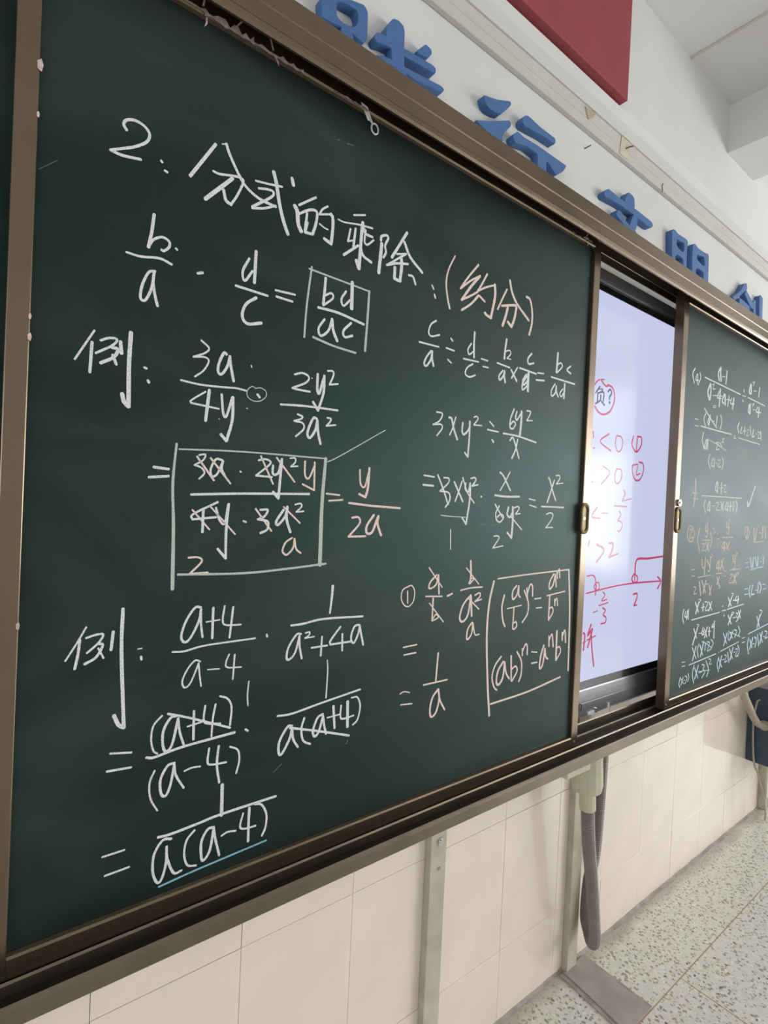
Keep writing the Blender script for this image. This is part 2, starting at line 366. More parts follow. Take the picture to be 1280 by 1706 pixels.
# ---------------------------------------------------------------- chalk and pen strokes
CHALK = """P1|white|chalk_mark|39,35:1467,18771 1430,18829 1462,18899 1566,18943 1686,18923 1757,18841 1722,18723 1579,18595 1419,18500 1285,18424;40,39:1285,18424 1422,18414 1656,18456
P1|white|chalk_mark|35,35:1921,18551 1934,18538
P1|white|chalk_mark|34,34:1976,18436 2007,18428
P1|white|chalk_mark|48,47:2668,19109 2323,18507
P1|white|chalk_mark|19,19:2765,19158 2830,19186;44,44:2830,19186 2885,19059 3027,18837 3154,18689 3374,18587 3663,18564;35,37:2651,18710 2742,18706 2942,18760 3060,18780 3116,18737 3028,18497 2938,18327;49,49:2938,18327 2858,18361 2814,18498;56,56:2944,18719 2551,18263;35,43:3367,18739 3523,18783 3614,18777 3576,18680 3273,18418;36,35:3274,18399 3474,18470 3662,18579
P1|white|chalk_mark|33,34:3316,18835 3519,18869 3761,18918;60,62:3605,19090 3662,18921 3724,18647 3802,18406 3895,18212
P1|white|chalk_mark|59,59:3929,19118 3957,19023
P1|white|chalk_mark|38,37:4379,18987 4073,18745
P1|white|chalk_mark|71,71:3998,18703 4048,18626 4073,18442 4131,18338;39,53:4065,18591 4232,18716 4358,18768 4415,18733 4401,18558 4346,18365;46,46:4228,18664 4201,18376;49,49:4242,18516 4203,18349;49,49:4203,18349 4330,18359;34,35:4613,18925 4517,18841 4457,18734;35,36:4457,18734 4686,18817;61,57:4686,18817 4723,18759 4731,18589 4711,18323;57,57:4711,18323 4575,18364
P1|white|chalk_mark|28,27:4465,18581 4566,18546 4633,18541
P1|white|chalk_mark|32,32:5148,18972 5387,19059
P1|white|chalk_mark|26,36:4831,18784 4963,18781 5245,18843 5558,18884;67,68:5344,18908 5327,18678 5305,18086;74,74:5305,18086 5244,18202;38,38:5090,18709 5049,18480;31,31:5049,18480 5147,18527;46,46:5196,18752 5167,18415;40,35:5413,18797 5398,18597 5463,18558 5596,18684;51,46:5375,18814 5416,18738 5567,18729;47,46:5265,18477 4975,18221;51,49:5321,18466 5383,18336 5566,18273
P1|white|chalk_mark|48,46:5758,18733 5773,18815 5887,18869 5921,18819 5859,18674 5885,18558 5833,18448;71,71:5781,18679 5764,18427 5741,18143
P1|white|chalk_mark|57,56:6361,19079 6027,18510;58,57:6310,18886 6471,18651 6784,18456;40,40:6142,18610 6364,18681;40,39:6364,18681 5956,18363;45,46:5918,18336 6152,18439 6417,18506;71,69:6246,18580 6268,18428 6244,18135;68,68:6109,18347 6109,18143;59,59:6109,18143 6211,18131
P1|white|chalk_mark|42,48:6450,18307 6556,18306 6628,18181
P1|white|chalk_mark|35,35:7053,18287 7102,18224
P1|white|chalk_mark|40,40:7127,18124 7158,18065
P1|pink|chalk_mark|32,48:7647,19054 7478,18713 7433,18427 7494,18141 7561,17961
P1|pink|chalk_mark|45,45:8338,19084 8043,18728 7840,18445;41,41:7840,18445 8135,18692 8400,18864;58,59:8400,18864 8144,18569 7890,18224;43,44:7890,18224 8157,18384 8354,18517;50,49:8619,18968 8480,18728 8353,18533;41,41:8353,18533 8601,18683 8882,18811;73,70:8882,18811 8901,18555 8798,18077;58,62:8798,18077 8666,18103 8602,18135
P1|pink|chalk_mark|51,48:8382,18445 8168,18213 7904,18016;47,47:8405,18452 8585,18372
P1|pink|chalk_mark|47,47:9282,18832 9147,18589 9007,18320
P1|pink|chalk_mark|64,61:9369,19051 9464,18809 9665,18593 10091,18340
P1|pink|chalk_mark|50,60:9134,18426 9562,18552 9633,18516;70,68:9337,18439 9276,18223 9190,18002;69,66:9633,18516 9584,18266 9495,18048;65,65:9495,18048 9360,18127
P1|pink|chalk_mark|58,63:9969,18853 10110,18815 10202,18560 10207,18281 10133,18019
P1|white|chalk_mark|36,36:7208,17624 7080,17525 7022,17363 7095,17291 7315,17365
P1|white|chalk_mark|34,35:6790,17110 7309,17123
P1|white|chalk_mark|42,45:7113,17003 6994,16854 6943,16719 7005,16684 7112,16833 7142,16997;50,51:7142,16997 7142,16869 7192,16720
P1|white|chalk_mark|38,38:7634,17368 7688,17328
P1|white|chalk_mark|36,37:7516,17149 7744,17137
P1|white|chalk_mark|35,35:7573,16926 7675,16876
P1|white|chalk_mark|40,37:8233,17392 8143,17253 8186,17154 8317,17252;52,52:8321,17650 8317,17379 8335,17122
P1|white|chalk_mark|36,37:8023,17033 8479,17055
P1|white|chalk_mark|39,38:8308,16979 8146,16869 8097,16733 8227,16688 8397,16757
P1|white|chalk_mark|32,32:8558,17141 8768,17135
P1|white|chalk_mark|34,34:8625,16987 8793,16993
P1|white|chalk_mark|56,56:9353,17733 9319,17497 9303,17293;31,34:9307,17444 9457,17510 9514,17444 9394,17318;29,30:9394,17318 9523,17321
P1|white|chalk_mark|40,40:9076,17154 9501,17130
P1|white|chalk_mark|44,47:9272,17019 9156,16880 9187,16796 9296,16906 9333,17024;53,54:9333,17024 9332,16896 9372,16775
P1|white|chalk_mark|51,51:9556,17090 9768,16873;41,41:9771,17182 9580,16907
P1|white|chalk_mark|49,45:10260,17603 10132,17461 10168,17346 10349,17399
P1|white|chalk_mark|44,45:9851,17191 10464,17167;52,49:10095,17081 9985,16929 10015,16830 10144,16939;73,73:10169,17119 10158,16837
P1|white|chalk_mark|37,37:10519,17202 10750,17227
P1|white|chalk_mark|44,44:10476,17027 10781,17063
P1|white|chalk_mark|74,74:11275,17822 11251,17357;40,43:11267,17544 11417,17611 11474,17529 11282,17356
P1|white|chalk_mark|47,49:11831,17617 11680,17494 11847,17431
P1|white|chalk_mark|43,44:11050,17203 12031,17198
P1|white|chalk_mark|48,45:10120,17047 9980,16858 9991,16714 10138,16820;69,69:10179,17156 10182,16713
P1|white|chalk_mark|45,49:11213,17057 11084,16880 11106,16747 11231,16836 11274,17016;54,52:11274,17016 11285,16879 11369,16772
P1|white|chalk_mark|40,41:11539,16991 11432,16869 11497,16792 11577,16893;67,67:11617,17127 11605,16774
P1|white|chalk_mark|32,32:7332,15823 7497,15809 7428,15657 7253,15557;32,35:7253,15557 7472,15586 7504,15504 7370,15351
P1|white|chalk_mark|45,51:7687,15758 7760,15745 7834,15551 7951,15336;36,35:7880,15790 7812,15577 7730,15407
P1|white|chalk_mark|46,46:8093,15701 8084,15522 8151,15465 8291,15607 8302,15758;49,48:8302,15758 8309,15460 8289,15003;42,42:8289,15003 8190,15083
P1|white|chalk_mark|31,34:8424,15864 8510,15891 8544,15836 8427,15699;29,29:8427,15699 8677,15716
P1|white|chalk_mark|36,37:8927,15834 9062,15750
P1|white|chalk_mark|36,36:8862,15654 9220,15644
P1|white|chalk_mark|47,47:9028,15450 9078,15400
P1|white|chalk_mark|45,41:9725,16229 9619,15996 9608,15803 9709,15777 9800,15892 9721,15946 9628,15869
P1|white|chalk_mark|44,41:9828,16186 9788,16051 9843,15994 9958,16140;67,67:9994,16210 9998,15950 9970,15653;40,42:9392,15633 9896,15628 10581,15556
P1|white|chalk_mark|36,41:10181,16253 10312,16255 10307,16188 10199,16025;31,31:10199,16025 10408,16053
P1|white|chalk_mark|43,49:9631,15501 9724,15576 9836,15411 9974,15125;50,48:9902,15548 9844,15314 9725,15103
P1|white|chalk_mark|35,35:7079,14525 7354,14510
P1|white|chalk_mark|43,43:7065,14336 7338,14330
P1|white|chalk_mark|33,35:7620,14514 7760,14509 7747,14407 7531,14235;33,37:7531,14235 7780,14211 7818,14061 7699,13910;39,40:7448,14560 7615,14283 7775,13971
P1|white|chalk_mark|44,44:7927,14447 8042,14277 8204,14047;38,38:8154,14477 8065,14249 7975,14044
P1|white|chalk_mark|47,47:8263,14439 8263,14319 8361,14264 8400,14447;49,49:8400,14447 8414,14116 8330,13572;42,42:8330,13572 8206,13704;34,33:8170,14552 8318,14262 8550,14031;17,17:7590,13742 7852,13725 8312,13715
P1|white|chalk_mark|35,39:8419,14554 8535,14577 8570,14518 8460,14390;32,32:8460,14390 8646,14432
P1|white|chalk_mark|46,46:8758,14181 8772,14169
P1|white|chalk_mark|45,48:9346,14753 9472,14673 9730,14362;37,36:9685,14778 9552,14582 9376,14343
P1|white|chalk_mark|45,46:9209,14230 9603,14217 10062,14239
P1|white|chalk_mark|39,36:9377,14000 9270,13839 9305,13682 9428,13636 9540,13751 9439,13812 9324,13745;39,39:9233,14027 9492,13749
P1|white|chalk_mark|53,51:9694,13980 9657,13818 9761,13756 9850,13888;62,62:9843,13985 9865,13693 9846,13277;48,48:9846,13277 9688,13399;33,34:9810,13757 10203,13469;35,40:9894,13971 10018,14007 10073,13960 9956,13826;31,31:9956,13826 10123,13847
P1|white|chalk_mark|32,32:10419,14205 10662,14176
P1|white|chalk_mark|32,33:10457,14057 10713,14015
P1|white|chalk_mark|48,50:11143,14755 11205,14690 11342,14421 11476,14210;51,51:11377,14701 11256,14416 11135,14151
P1|white|chalk_mark|35,40:11437,14828 11571,14837 11606,14769 11471,14620;30,30:11471,14620 11752,14662
P1|white|chalk_mark|39,40:10920,14040 11834,14047
P1|white|chalk_mark|35,39:11131,13857 11270,13896 11389,13857 11342,13723 11129,13529;30,30:11129,13529 11403,13539
P1|white|chalk_mark|27,27:7883,13447 7906,13036
P1|white|chalk_mark|30,35:9237,13318 9379,13318 9407,13255 9223,13050;28,28:9223,13050 9564,13094
P1|faint|chalk_mark|13,13:8755,14285 8885,14230 8914,14138 8817,14042 8683,14036 8622,14141 8690,14257 8755,14279
P1|faint|chalk_mark|29,29:12225,15162 12212,15027
P1|faint|chalk_mark|22,22:8761,13554 8849,13586 8942,13550
P1|faint|chalk_mark|19,19:9173,13553 9289,13580 9386,13550
P1|pink|chalk_mark|27,26:6850,12334 6671,12266 6632,12113 6709,11967 6834,11926 6951,12028 6969,12217 6891,12332 6789,12322
P1|pink|chalk_mark|31,31:6787,12228 6801,11991
P1|pink|chalk_mark|39,41:7544,12516 7377,12370 7363,12248 7535,12313 7598,12514;42,42:7598,12514 7636,12127;28,28:7328,12674 7718,12254
P1|pink|chalk_mark|31,31:7273,12095 7730,12065
P1|pink|chalk_mark|42,42:7477,12039 7478,11598;31,29:7471,11583 7574,11704 7645,11632 7493,11580;27,28:7382,11948 7797,11529
P1|pink|chalk_mark|42,42:7877,12062 8018,12103
P1|pink|chalk_mark|52,52:8536,12778 8559,12431 8519,12295;32,36:8537,12398 8662,12392 8544,12287;30,30:8413,12627 8822,12262
P1|pink|chalk_mark|33,34:8261,12155 8551,12190 8940,12192
P1|pink|chalk_mark|47,50:8587,12032 8377,11857 8274,11592 8355,11475 8517,11605 8593,12014;51,52:8593,12014 8643,11576;32,33:8543,11948 8861,11708
P1|pink|chalk_mark|35,38:8712,12024 8862,12067 8868,11978 8722,11883;32,32:8722,11883 8933,11921
P1|pink|chalk_mark|41,43:8667,11435 8538,11291 8528,11078 8660,11174 8694,11415;38,33:8694,11415 8772,11162 8910,11147
P1|pink|chalk_mark|31,31:6747,11127 7089,11139
P1|pink|chalk_mark|31,31:6769,10974 7078,10980
P1|pink|chalk_mark|26,24:6713,10213 6812,10243 6959,10201
P1|pink|chalk_mark|27,27:6746,9993 7035,9964
P1|pink|chalk_mark|44,44:7693,10890 7676,10588 7661,10325;35,36:7325,10289 7983,10290
P1|pink|chalk_mark|47,47:7741,10130 7593,9990 7533,9754 7574,9588 7704,9655 7778,9907 7750,10128;44,41:7750,10128 7801,9902 7954,9665
P1|pink|chalk_mark|35,38:9448,12349 10502,12402 12189,12460;67,67:12189,12455 12318,11353 12377,9829
P1|pink|chalk_mark|61,60:9316,12297 9193,11796 9164,11083 9268,9992 9374,9249
P1|pink|chalk_mark|46,49:9398,9506 10722,9557 12038,9703
P1|pink|chalk_mark|52,49:9696,11959 9632,11689 9682,11392 9766,11237
P1|pink|chalk_mark|45,48:10124,12156 9989,12033 10003,11846 10141,11930 10201,12144;48,43:10201,12144 10210,11945 10274,11873
P1|pink|chalk_mark|29,29:9815,11638 10330,11680;47,40:10059,11637 10057,11432 10056,11148 10191,11194 10160,11302 10058,11275
P1|pink|chalk_mark|47,48:10411,12027 10584,11729 10574,11462 10397,11268;45,45:10503,12078 10544,11854;49,49:10531,11943 10630,12155 10719,12104 10738,11872
P1|pink|chalk_mark|34,34:10824,11797 11074,11799
P1|pink|chalk_mark|33,34:10904,11570 11125,11564
P1|pink|chalk_mark|52,55:11547,12371 11398,12178 11399,12007 11537,12091 11615,12356;56,56:11615,12356 11674,12052
P1|pink|chalk_mark|44,44:11677,12414 11711,12251;44,44:11703,12352 11772,12491 11811,12267
P1|pink|chalk_mark|35,36:11308,11842 12061,11907;56,56:11425,11847 11423,11229;38,45:11420,11509 11549,11538 11592,11414 11442,11240
P1|pink|chalk_mark|44,44:11640,11732 11660,11570;40,42:11651,11671 11732,11746 11775,11561
P1|pink|chalk_mark|48,42:9688,10547 9483,10357 9408,10114 9490,9882 9594,9791
P1|pink|chalk_mark|56,58:9770,10418 9601,10229 9564,9979 9652,9910 9780,10055 9822,10399;54,49:9822,10399 9885,10149 10010,9988
P1|pink|chalk_mark|54,54:10045,10517 10089,9930;42,47:10081,10194 10222,10248 10289,10125 10114,9911
P1|pink|chalk_mark|45,50:10255,10584 10433,10332 10445,10025 10368,9866
P1|pink|chalk_mark|45,45:10446,10635 10458,10473;44,44:10452,10558 10558,10728 10623,10670 10639,10468
P1|pink|chalk_mark|33,33:10801,10513 11022,10472
P1|pink|chalk_mark|38,38:10823,10230 11041,10227
P1|pink|chalk_mark|61,61:11285,10608 11187,10384 11148,10073 11271,10135 11337,10523;55,47:11337,10523 11386,10317 11477,10245
P1|pink|chalk_mark|50,50:11475,10825 11497,10562;47,49:11490,10723 11605,10851 11671,10533
P1|pink|chalk_mark|65,65:11802,10910 11815,10178;40,47:11805,10464 11938,10496 11997,10357 11829,10168
P1|pink|chalk_mark|52,52:12032,10845 12049,10650;51,52:12047,10753 12146,10894 12201,10579
P1|white|chalk_mark|45,44:1857,17780 1836,17544 1801,17312;33,37:1807,17327 1865,17437 1974,17508 2069,17480 2073,17402 2007,17327 1974,17330
P1|white|chalk_mark|29,29:2165,17413 2184,17398
P1|white|chalk_mark|31,36:1527,17154 1705,17152 1949,17204 2115,17171
P1|white|chalk_mark|41,41:2487,17155 2554,17184
P1|white|chalk_mark|37,37:1897,17008 1815,16966 1740,16770 1724,16591 1790,16581 1863,16769 1888,16988;38,40:1888,16988 1880,16845 1910,16677 1949,16539
P1|white|chalk_mark|39,39:3263,17615 3166,17391 3205,17254 3321,17437;51,51:3369,17759 3362,17272
P1|white|chalk_mark|38,39:3067,17141 3591,17130
P1|white|chalk_mark|46,48:3402,17047 3241,16905 3188,16716 3275,16612 3504,16676
P1|white|chalk_mark|35,36:3725,17256 4069,17278
P1|white|chalk_mark|36,36:3743,17160 4028,17155
P1|grey|chalk_mark|29,31:4313,17779 5551,17745;35,36:4360,17822 4296,17163 4275,16632;47,47:5551,17745 5539,17262 5516,16663
P1|grey|chalk_mark|39,39:4442,16670 4846,16609 5315,16584
P1|white|chalk_mark|51,51:4636,17718 4624,17465 4609,17267;36,37:4627,17414 4759,17494 4794,17416 4610,17246
P1|white|chalk_mark|40,39:5055,17606 4968,17450 5016,17344 5142,17475;71,71:5178,17797 5187,17344
P1|white|chalk_mark|42,45:4514,17186 4919,17196 5462,17129
P1|white|chalk_mark|42,44:4647,17018 4541,16842 4587,16724 4732,16844 4797,17056;55,56:4797,17056 4833,16868 4919,16712
P1|white|chalk_mark|43,43:5190,17086 5039,16916 5071,16813 5229,16871
P1|white|chalk_mark|27,26:1179,16014 967,15595
P1|white|chalk_mark|37,37:1157,15856 1144,15462
P1|white|chalk_mark|31,31:1258,15902 1357,15956 1452,15959 1403,15869 1206,15724;46,43:1396,15839 1469,15822 1418,15711 1269,15606;38,38:1408,15738 1455,15624;47,47:1496,15936 1515,15783
P1|white|chalk_mark|54,54:1622,16089 1613,15626 1628,15081;58,56:1628,15081 1569,15139 1542,15240
P1|white|chalk_mark|31,31:1810,15649 1840,15641
P1|white|chalk_mark|37,37:1863,15479 1877,15452
P1|white|chalk_mark|29,26:2578,16197 2697,16109 2638,16023 2472,15933;27,26:2472,15933 2640,15962 2701,15911 2628,15761 2508,15652
P1|white|chalk_mark|42,40:2968,16071 2924,16083 2855,15910 2850,15782 2905,15761 2987,15894 3020,16050;43,43:3020,16050 3042,15904 3096,15688
P1|white|chalk_mark|28,29:2310,15563 2595,15547 2935,15568 3134,15587 3301,15576
P1|white|chalk_mark|26,27:2672,15456 2472,15300 2467,15258;28,28:2467,15258 2884,15232;48,47:2728,15486 2690,15030
P1|white|chalk_mark|38,37:2918,15454 2952,15182 3004,15136 3084,15438;46,46:3095,15440 3099,15095 3021,14762;47,47:3021,14762 2933,14849
P1|white|chalk_mark|13,13:2891,15084 2900,15077
P1|white|chalk_mark|23,23:3367,15982 3376,15957
P1|white|chalk_mark|42,42:3493,15547 3531,15509
P1|white|chalk_mark|15,15:3321,15306 3340,15303
P1|white|chalk_mark|33,33:4130,15983 4272,16032 4394,15989 4346,15886 4097,15754;34,34:4097,15754 4207,15745 4425,15746
P1|white|chalk_mark|17,17:4449,15980 4460,15977
P1|white|chalk_mark|47,46:4562,16067 4567,15805 4611,15753 4681,16017;47,46:4693,16063 4693,15778 4599,15456;47,47:4599,15456 4496,15584;35,36:3900,15453 4352,15493 4993,15513
P1|white|chalk_mark|34,35:4758,16160 4857,16171 4875,16101 4804,15930;32,32:4804,15930 4974,15972
P1|white|chalk_mark|32,31:4214,15337 4308,15310 4270,15263 4155,15219;32,32:4155,15219 4313,15203 4339,15107 4198,14968
P1|white|chalk_mark|43,45:4584,15310 4518,15315 4437,15143 4416,15022 4467,14975 4561,15111 4594,15283;47,48:4594,15283 4617,15093 4674,14895
P1|white|chalk_mark|31,32:4786,15357 4863,15348 4846,15292 4779,15215;30,30:4779,15215 4963,15253
P1|grey|chalk_mark|15,15:3465,15638 3394,15657 3323,15585 3332,15488 3427,15437 3545,15455 3637,15537 3629,15625 3536,15659 3454,15636
P1|grey|chalk_mark|21,18:4839,14600 5093,14729 6062,15299
P1|grey|chalk_mark|33,53:2286,14639 2256,14064 2289,13454 2311,12533;24,26:2325,14567 3301,14623 4794,14651;59,80:4794,14651 4759,13853 4770,12811;34,37:2383,12739 3386,12720 4119,12761 4888,12826
P1|white|chalk_mark|40,40:1988,14280 2189,14266
P1|white|chalk_mark|37,37:1929,14132 2193,14166
P1|white|chalk_mark|27,26:2617,14509 2710,14524 2676,14436 2555,14356;27,27:2555,14356 2656,14324 2706,14249 2631,14156
P1|white|chalk_mark|34,34:2971,14462 2873,14469 2799,14319 2819,14210 2899,14247 2982,14447;34,35:2982,14447 2967,14333 3021,14224
P1|white|chalk_mark|29,29:3263,14313 3274,14304
P1|white|chalk_mark|32,32:3560,14514 3678,14541 3765,14481 3528,14269;32,32:3528,14269 3801,14262
P1|white|chalk_mark|42,42:3811,14450 3817,14314 3910,14338 3956,14548;47,47:3963,14566 3944,14168 3929,13925;45,45:3929,13925 3831,14024;36,39:2524,13918 3330,13971 4501,14023
P1|white|chalk_mark|27,28:4115,14597 4204,14605 4208,14536 4133,14459;26,27:4133,14459 4258,14476
P1|white|chalk_mark|33,33:2927,13822 2566,13630 2557,13551;33,33:2557,13551 2910,13591;39,39:2713,13697 2712,13365
P1|white|chalk_mark|34,35:2904,13735 2961,13560 3046,13497 3093,13790;41,41:3100,13797 3077,13400 3086,12960;40,39:3086,12960 2957,13108
P1|white|chalk_mark|31,31:3350,13541 3392,13526
P1|white|chalk_mark|36,36:3625,13726 3752,13730 3702,13626 3588,13573;36,37:3588,13573 3761,13542 3756,13413 3642,13354
P1|white|chalk_mark|43,43:4033,13739 3910,13545 3950,13494 4069,13635 4100,13793;44,44:4100,13793 4098,13584 4174,13374
P1|white|chalk_mark|28,29:4242,13834 4340,13855 4363,13803 4268,13711;27,27:4268,13711 4407,13726
P1|pink|chalk_mark|30,31:2587,14484 2854,14148
P1|pink|chalk_mark|31,31:2792,14478 3113,14116
P1|pink|chalk_mark|31,31:3596,14584 3825,14154
P1|pink|chalk_mark|32,32:3872,14582 4212,14212
P1|pink|chalk_mark|34,34:4393,14569 4404,14339 4480,14290 4583,14514;35,35:4580,14567 4592,14092;32,31:4592,14092 4364,14183
P1|pink|chalk_mark|26,27:2551,13692 2815,13404
P1|pink|chalk_mark|27,28:2806,13763 3221,13335
P1|pink|chalk_mark|30,30:3545,13740 3831,13389
P1|pink|chalk_mark|27,28:4031,13791 4348,13525
P1|pink|chalk_mark|30,30:2525,12983 2664,12986 2721,12921 2550,12744;30,30:2550,12744 2817,12752
P1|pink|chalk_mark|32,33:4210,13276 4097,13199 4046,13060 4127,12996 4238,13110 4258,13262;33,32:4258,13262 4298,13092 4389,13019
P1|pink|chalk_mark|31,32:4838,14047 5108,14034
P1|pink|chalk_mark|31,32:4895,13925 5178,13952
P1|pink|chalk_mark|35,35:5522,14514 5549,14267 5646,14215 5725,14510;50,49:5732,14558 5718,14200 5671,14023;42,41:5671,14023 5527,14074
P1|pink|chalk_mark|40,41:5316,13905 5785,13873 6498,13850
P1|pink|chalk_mark|38,41:5398,13641 5536,13652 5566,13538 5339,13299;36,37:5339,13299 5711,13307
P1|pink|chalk_mark|48,49:5881,13700 5733,13501 5741,13365 5860,13386 5959,13623 5990,13683;51,50:5990,13683 5973,13544 6070,13327
P1|white|chalk_mark|24,24:1220,12086 1114,11878 993,11666;34,34:1151,11923 1136,11736 1104,11545
P1|white|chalk_mark|29,29:1225,11941 1340,11972 1427,11967 1380,11866 1241,11738;35,37:1362,11848 1427,11820 1351,11667 1220,11594;26,27:1374,11786 1442,11644
P1|white|chalk_mark|40,40:1550,11990 1531,11745
P1|white|chalk_mark|44,49:1661,12294 1664,11708 1732,10633;51,54:1732,10633 1663,10686 1602,10824
P1|white|chalk_mark|19,19:1876,11712 1925,11716
P1|white|chalk_mark|31,31:1920,11600 1927,11556
P1|white|chalk_mark|35,35:2739,12230 2649,12232 2525,12042 2465,11826 2516,11731 2601,11788 2714,12024 2740,12202;34,34:2740,12202 2750,11975 2780,11779
P1|white|chalk_mark|22,22:2828,12002 3036,12016;38,38:2927,12210 2930,11746
P1|white|chalk_mark|29,29:3105,12224 3083,12012 3134,11926 3378,11909;33,33:3243,12197 3203,11724
P1|white|chalk_mark|28,29:2349,11608 2522,11597 2786,11642 3206,11656 3628,11662
P1|white|chalk_mark|26,27:2762,11411 2682,11436 2576,11321 2507,11153 2544,11053 2629,11110 2740,11387;25,25:2740,11387 2758,11225 2789,11034
P1|white|chalk_mark|22,22:2881,11271 3061,11255
P1|white|chalk_mark|26,25:3210,11461 3166,11349 3187,11260 3415,11231;28,28:3300,11444 3285,11061
P1|white|chalk_mark|36,36:3828,11699 3839,11666
P1|white|chalk_mark|55,38:5054,12425 5045,12228 5019,11951
P1|white|chalk_mark|37,38:4267,11805 4490,11812 4903,11857 5732,11829
P1|white|chalk_mark|36,38:4461,11640 4374,11639 4236,11444 4207,11272 4258,11232 4364,11339 4432,11610;38,37:4432,11610 4447,11418 4494,11221
P1|white|chalk_mark|28,29:4549,11649 4625,11656 4615,11601 4541,11560;26,26:4541,11560 4720,11566
P1|white|chalk_mark|33,33:4678,11378 4994,11380;36,36:4879,11549 4869,11216
P1|white|chalk_mark|40,39:5252,11683 5058,11459 5062,11388;34,34:5062,11388 5480,11392;40,40:5301,11548 5312,11251;38,41:5667,11678 5566,11664 5501,11526 5502,11407 5568,11363 5655,11534 5674,11665;40,40:5674,11665 5722,11478 5771,11297
P1|white|chalk_mark|22,31:5008,11116 5026,10927 5016,10452
P1|white|chalk_mark|35,38:4085,10315 4365,10302 4926,10375 5748,10472
P1|white|chalk_mark|44,46:4363,10091 4277,10087 4142,9874 4139,9687 4200,9661 4331,9886 4369,10056;42,40:4369,10056 4399,9859 4494,9702;41,36:4597,10176 4549,10005 4591,9792 4737,9694;44,45:4963,10171 4859,10123 4778,9910 4822,9808 4898,9883 4973,10134;42,41:4973,10134 5000,9977 5049,9803;39,40:4327,10065 4898,9883 5545,9661
P1|white|chalk_mark|28,28:5062,10086 5337,10096;46,46:5180,10268 5223,9870;36,34:5343,10249 5339,10048 5412,9997 5627,10013;57,57:5482,10295 5501,9834
P1|white|chalk_mark|32,36:5565,10351 5697,10335 5766,10156 5719,9921 5621,9845
P1|white|chalk_mark|23,23:3556,10981 3541,10773 3556,10591
P1|white|chalk_mark|28,28:1572,10306 1845,10256
P1|white|chalk_mark|31,31:1542,10067 1847,10045
P1|white|chalk_mark|29,25:2238,10694 2126,10572 2102,10376 2139,10210 2195,10152;39,38:2446,10652 2359,10635 2268,10473 2265,10270 2313,10157 2397,10239 2470,10608;35,34:2470,10608 2501,10399 2565,10200;28,28:2611,10456 2817,10482;37,37:2698,10671 2707,10241;31,31:2866,10720 2851,10510 2914,10438 3113,10396;31,31:3027,10713 2994,10505 2982,10225;33,34:2323,10706 2652,10575 3273,10296;31,33:3090,10827 3216,10763 3284,10616 3271,10338;37,40:2048,10132 2164,10110 2555,10167 3353,10205
P1|white|chalk_mark|34,34:3532,10215 3573,10181
P1|white|chalk_mark|28,25:2168,9911 2105,9749 2124,9520 2227,9313
P1|white|chalk_mark|39,38:2441,9954 2343,9933 2253,9753 2272,9544 2338,9501 2398,9644 2442,9930;34,33:2442,9930 2471,9762 2592,9543
P1|white|chalk_mark|28,28:2593,9794 2706,9815 2827,9802
P1|white|chalk_mark|32,32:2954,10048 2939,9837 3013,9782 3234,9762;38,36:3104,10048 3087,9763 3136,9472
P1|white|chalk_mark|29,32:3287,9993 3417,9912 3450,9743 3407,9544
P1|white|chalk_mark|28,28:1527,8889 1804,8889
P1|white|chalk_mark|29,29:1565,8613 1874,8621
P1|white|chalk_mark|52,52:3187,9422 3196,8937;39,43:2253,8914 2428,8901 2835,8928 3195,8957 4117,8965;33,39:3747,8947 3871,8897 3961,8715 3957,8510 3900,8381
P1|white|chalk_mark|38,37:2442,8827 2321,8846 2209,8681 2197,8436 2258,8254 2322,8263 2379,8482 2380,8734;35,37:2380,8734 2398,8543 2496,8299 2608,8291
P1|white|chalk_mark|35,30:2781,8840 2670,8725 2640,8525 2697,8339 2827,8286
P1|white|chalk_mark|42,41:3080,8788 2983,8784 2895,8623 2906,8369 2950,8328 3033,8454 3080,8776;37,37:3080,8776 3112,8596 3185,8315
P1|white|chalk_mark|31,29:3210,8611 3308,8639 3441,8611
P1|white|chalk_mark|33,32:3554,8856 3511,8658 3592,8594 3777,8583;43,43:3656,8912 3654,8661 3660,8369
P1|blue|chalk_mark|29,31:2293,8171 2412,8181 2865,8217 3977,8272
P1|faint|chalk_mark|11,11:502,17845 693,18033
P1|faint|chalk_mark|15,15:4055,9383 4205,9487
P1|faint|chalk_mark|24,24:5520,9577 5495,9523
P1|faint|chalk_mark|17,17:4751,20113 4793,20122
P1|faint|chalk_mark|18,18:4944,20135 5076,20157
P2|white|chalk_mark|59,67:18806,18902 18661,18696 18788,18426
P2|white|chalk_mark|50,36:18974,18738 18886,18542 19108,18565;62,52:19025,18747 19029,18469 19125,18420
P2|white|chalk_mark|64,58:19190,18827 19261,18675 19154,18491
P2|white|chalk_mark|82,92:20776,19280 20636,19063 20746,18858;100,101:20840,19310 20837,19135 20897,18867
P2|white|chalk_mark|28,28:20996,19025 21232,19068
P2|white|chalk_mark|84,84:21378,19290 21332,18839
P2|white|chalk_mark|47,50:19584,18750 22694,18671
P2|white|chalk_mark|94,102:20039,18596 19874,18314 20008,18064;95,93:20080,18586 20109,18353 20063,18073
P2|white|chalk_mark|32,32:20199,18606 20356,18651 20255,18479 20458,18497
P2|white|chalk_mark|31,31:20285,18245 21067,18343;59,43:20796,18467 20657,18236 20993,18254;99,99:20887,18551 20861,17954
P2|white|chalk_mark|87,74:21228,18432 21090,18164 21226,18114;104,104:21315,18429 21361,18082
P2|white|chalk_mark|32,33:21465,18293 21862,18319;75,75:21668,18432 21583,18062;63,43:21897,18397 21832,18207 22166,18222;95,95:22102,18429 22035,18039
P2|white|chalk_mark|31,27:20448,17927 20359,17845 20539,17854 20574,17911 20448,17927
P2|white|chalk_mark|88,88:23000,18888 23036,18838
P2|white|chalk_mark|34,34:22859,18653 23224,18675
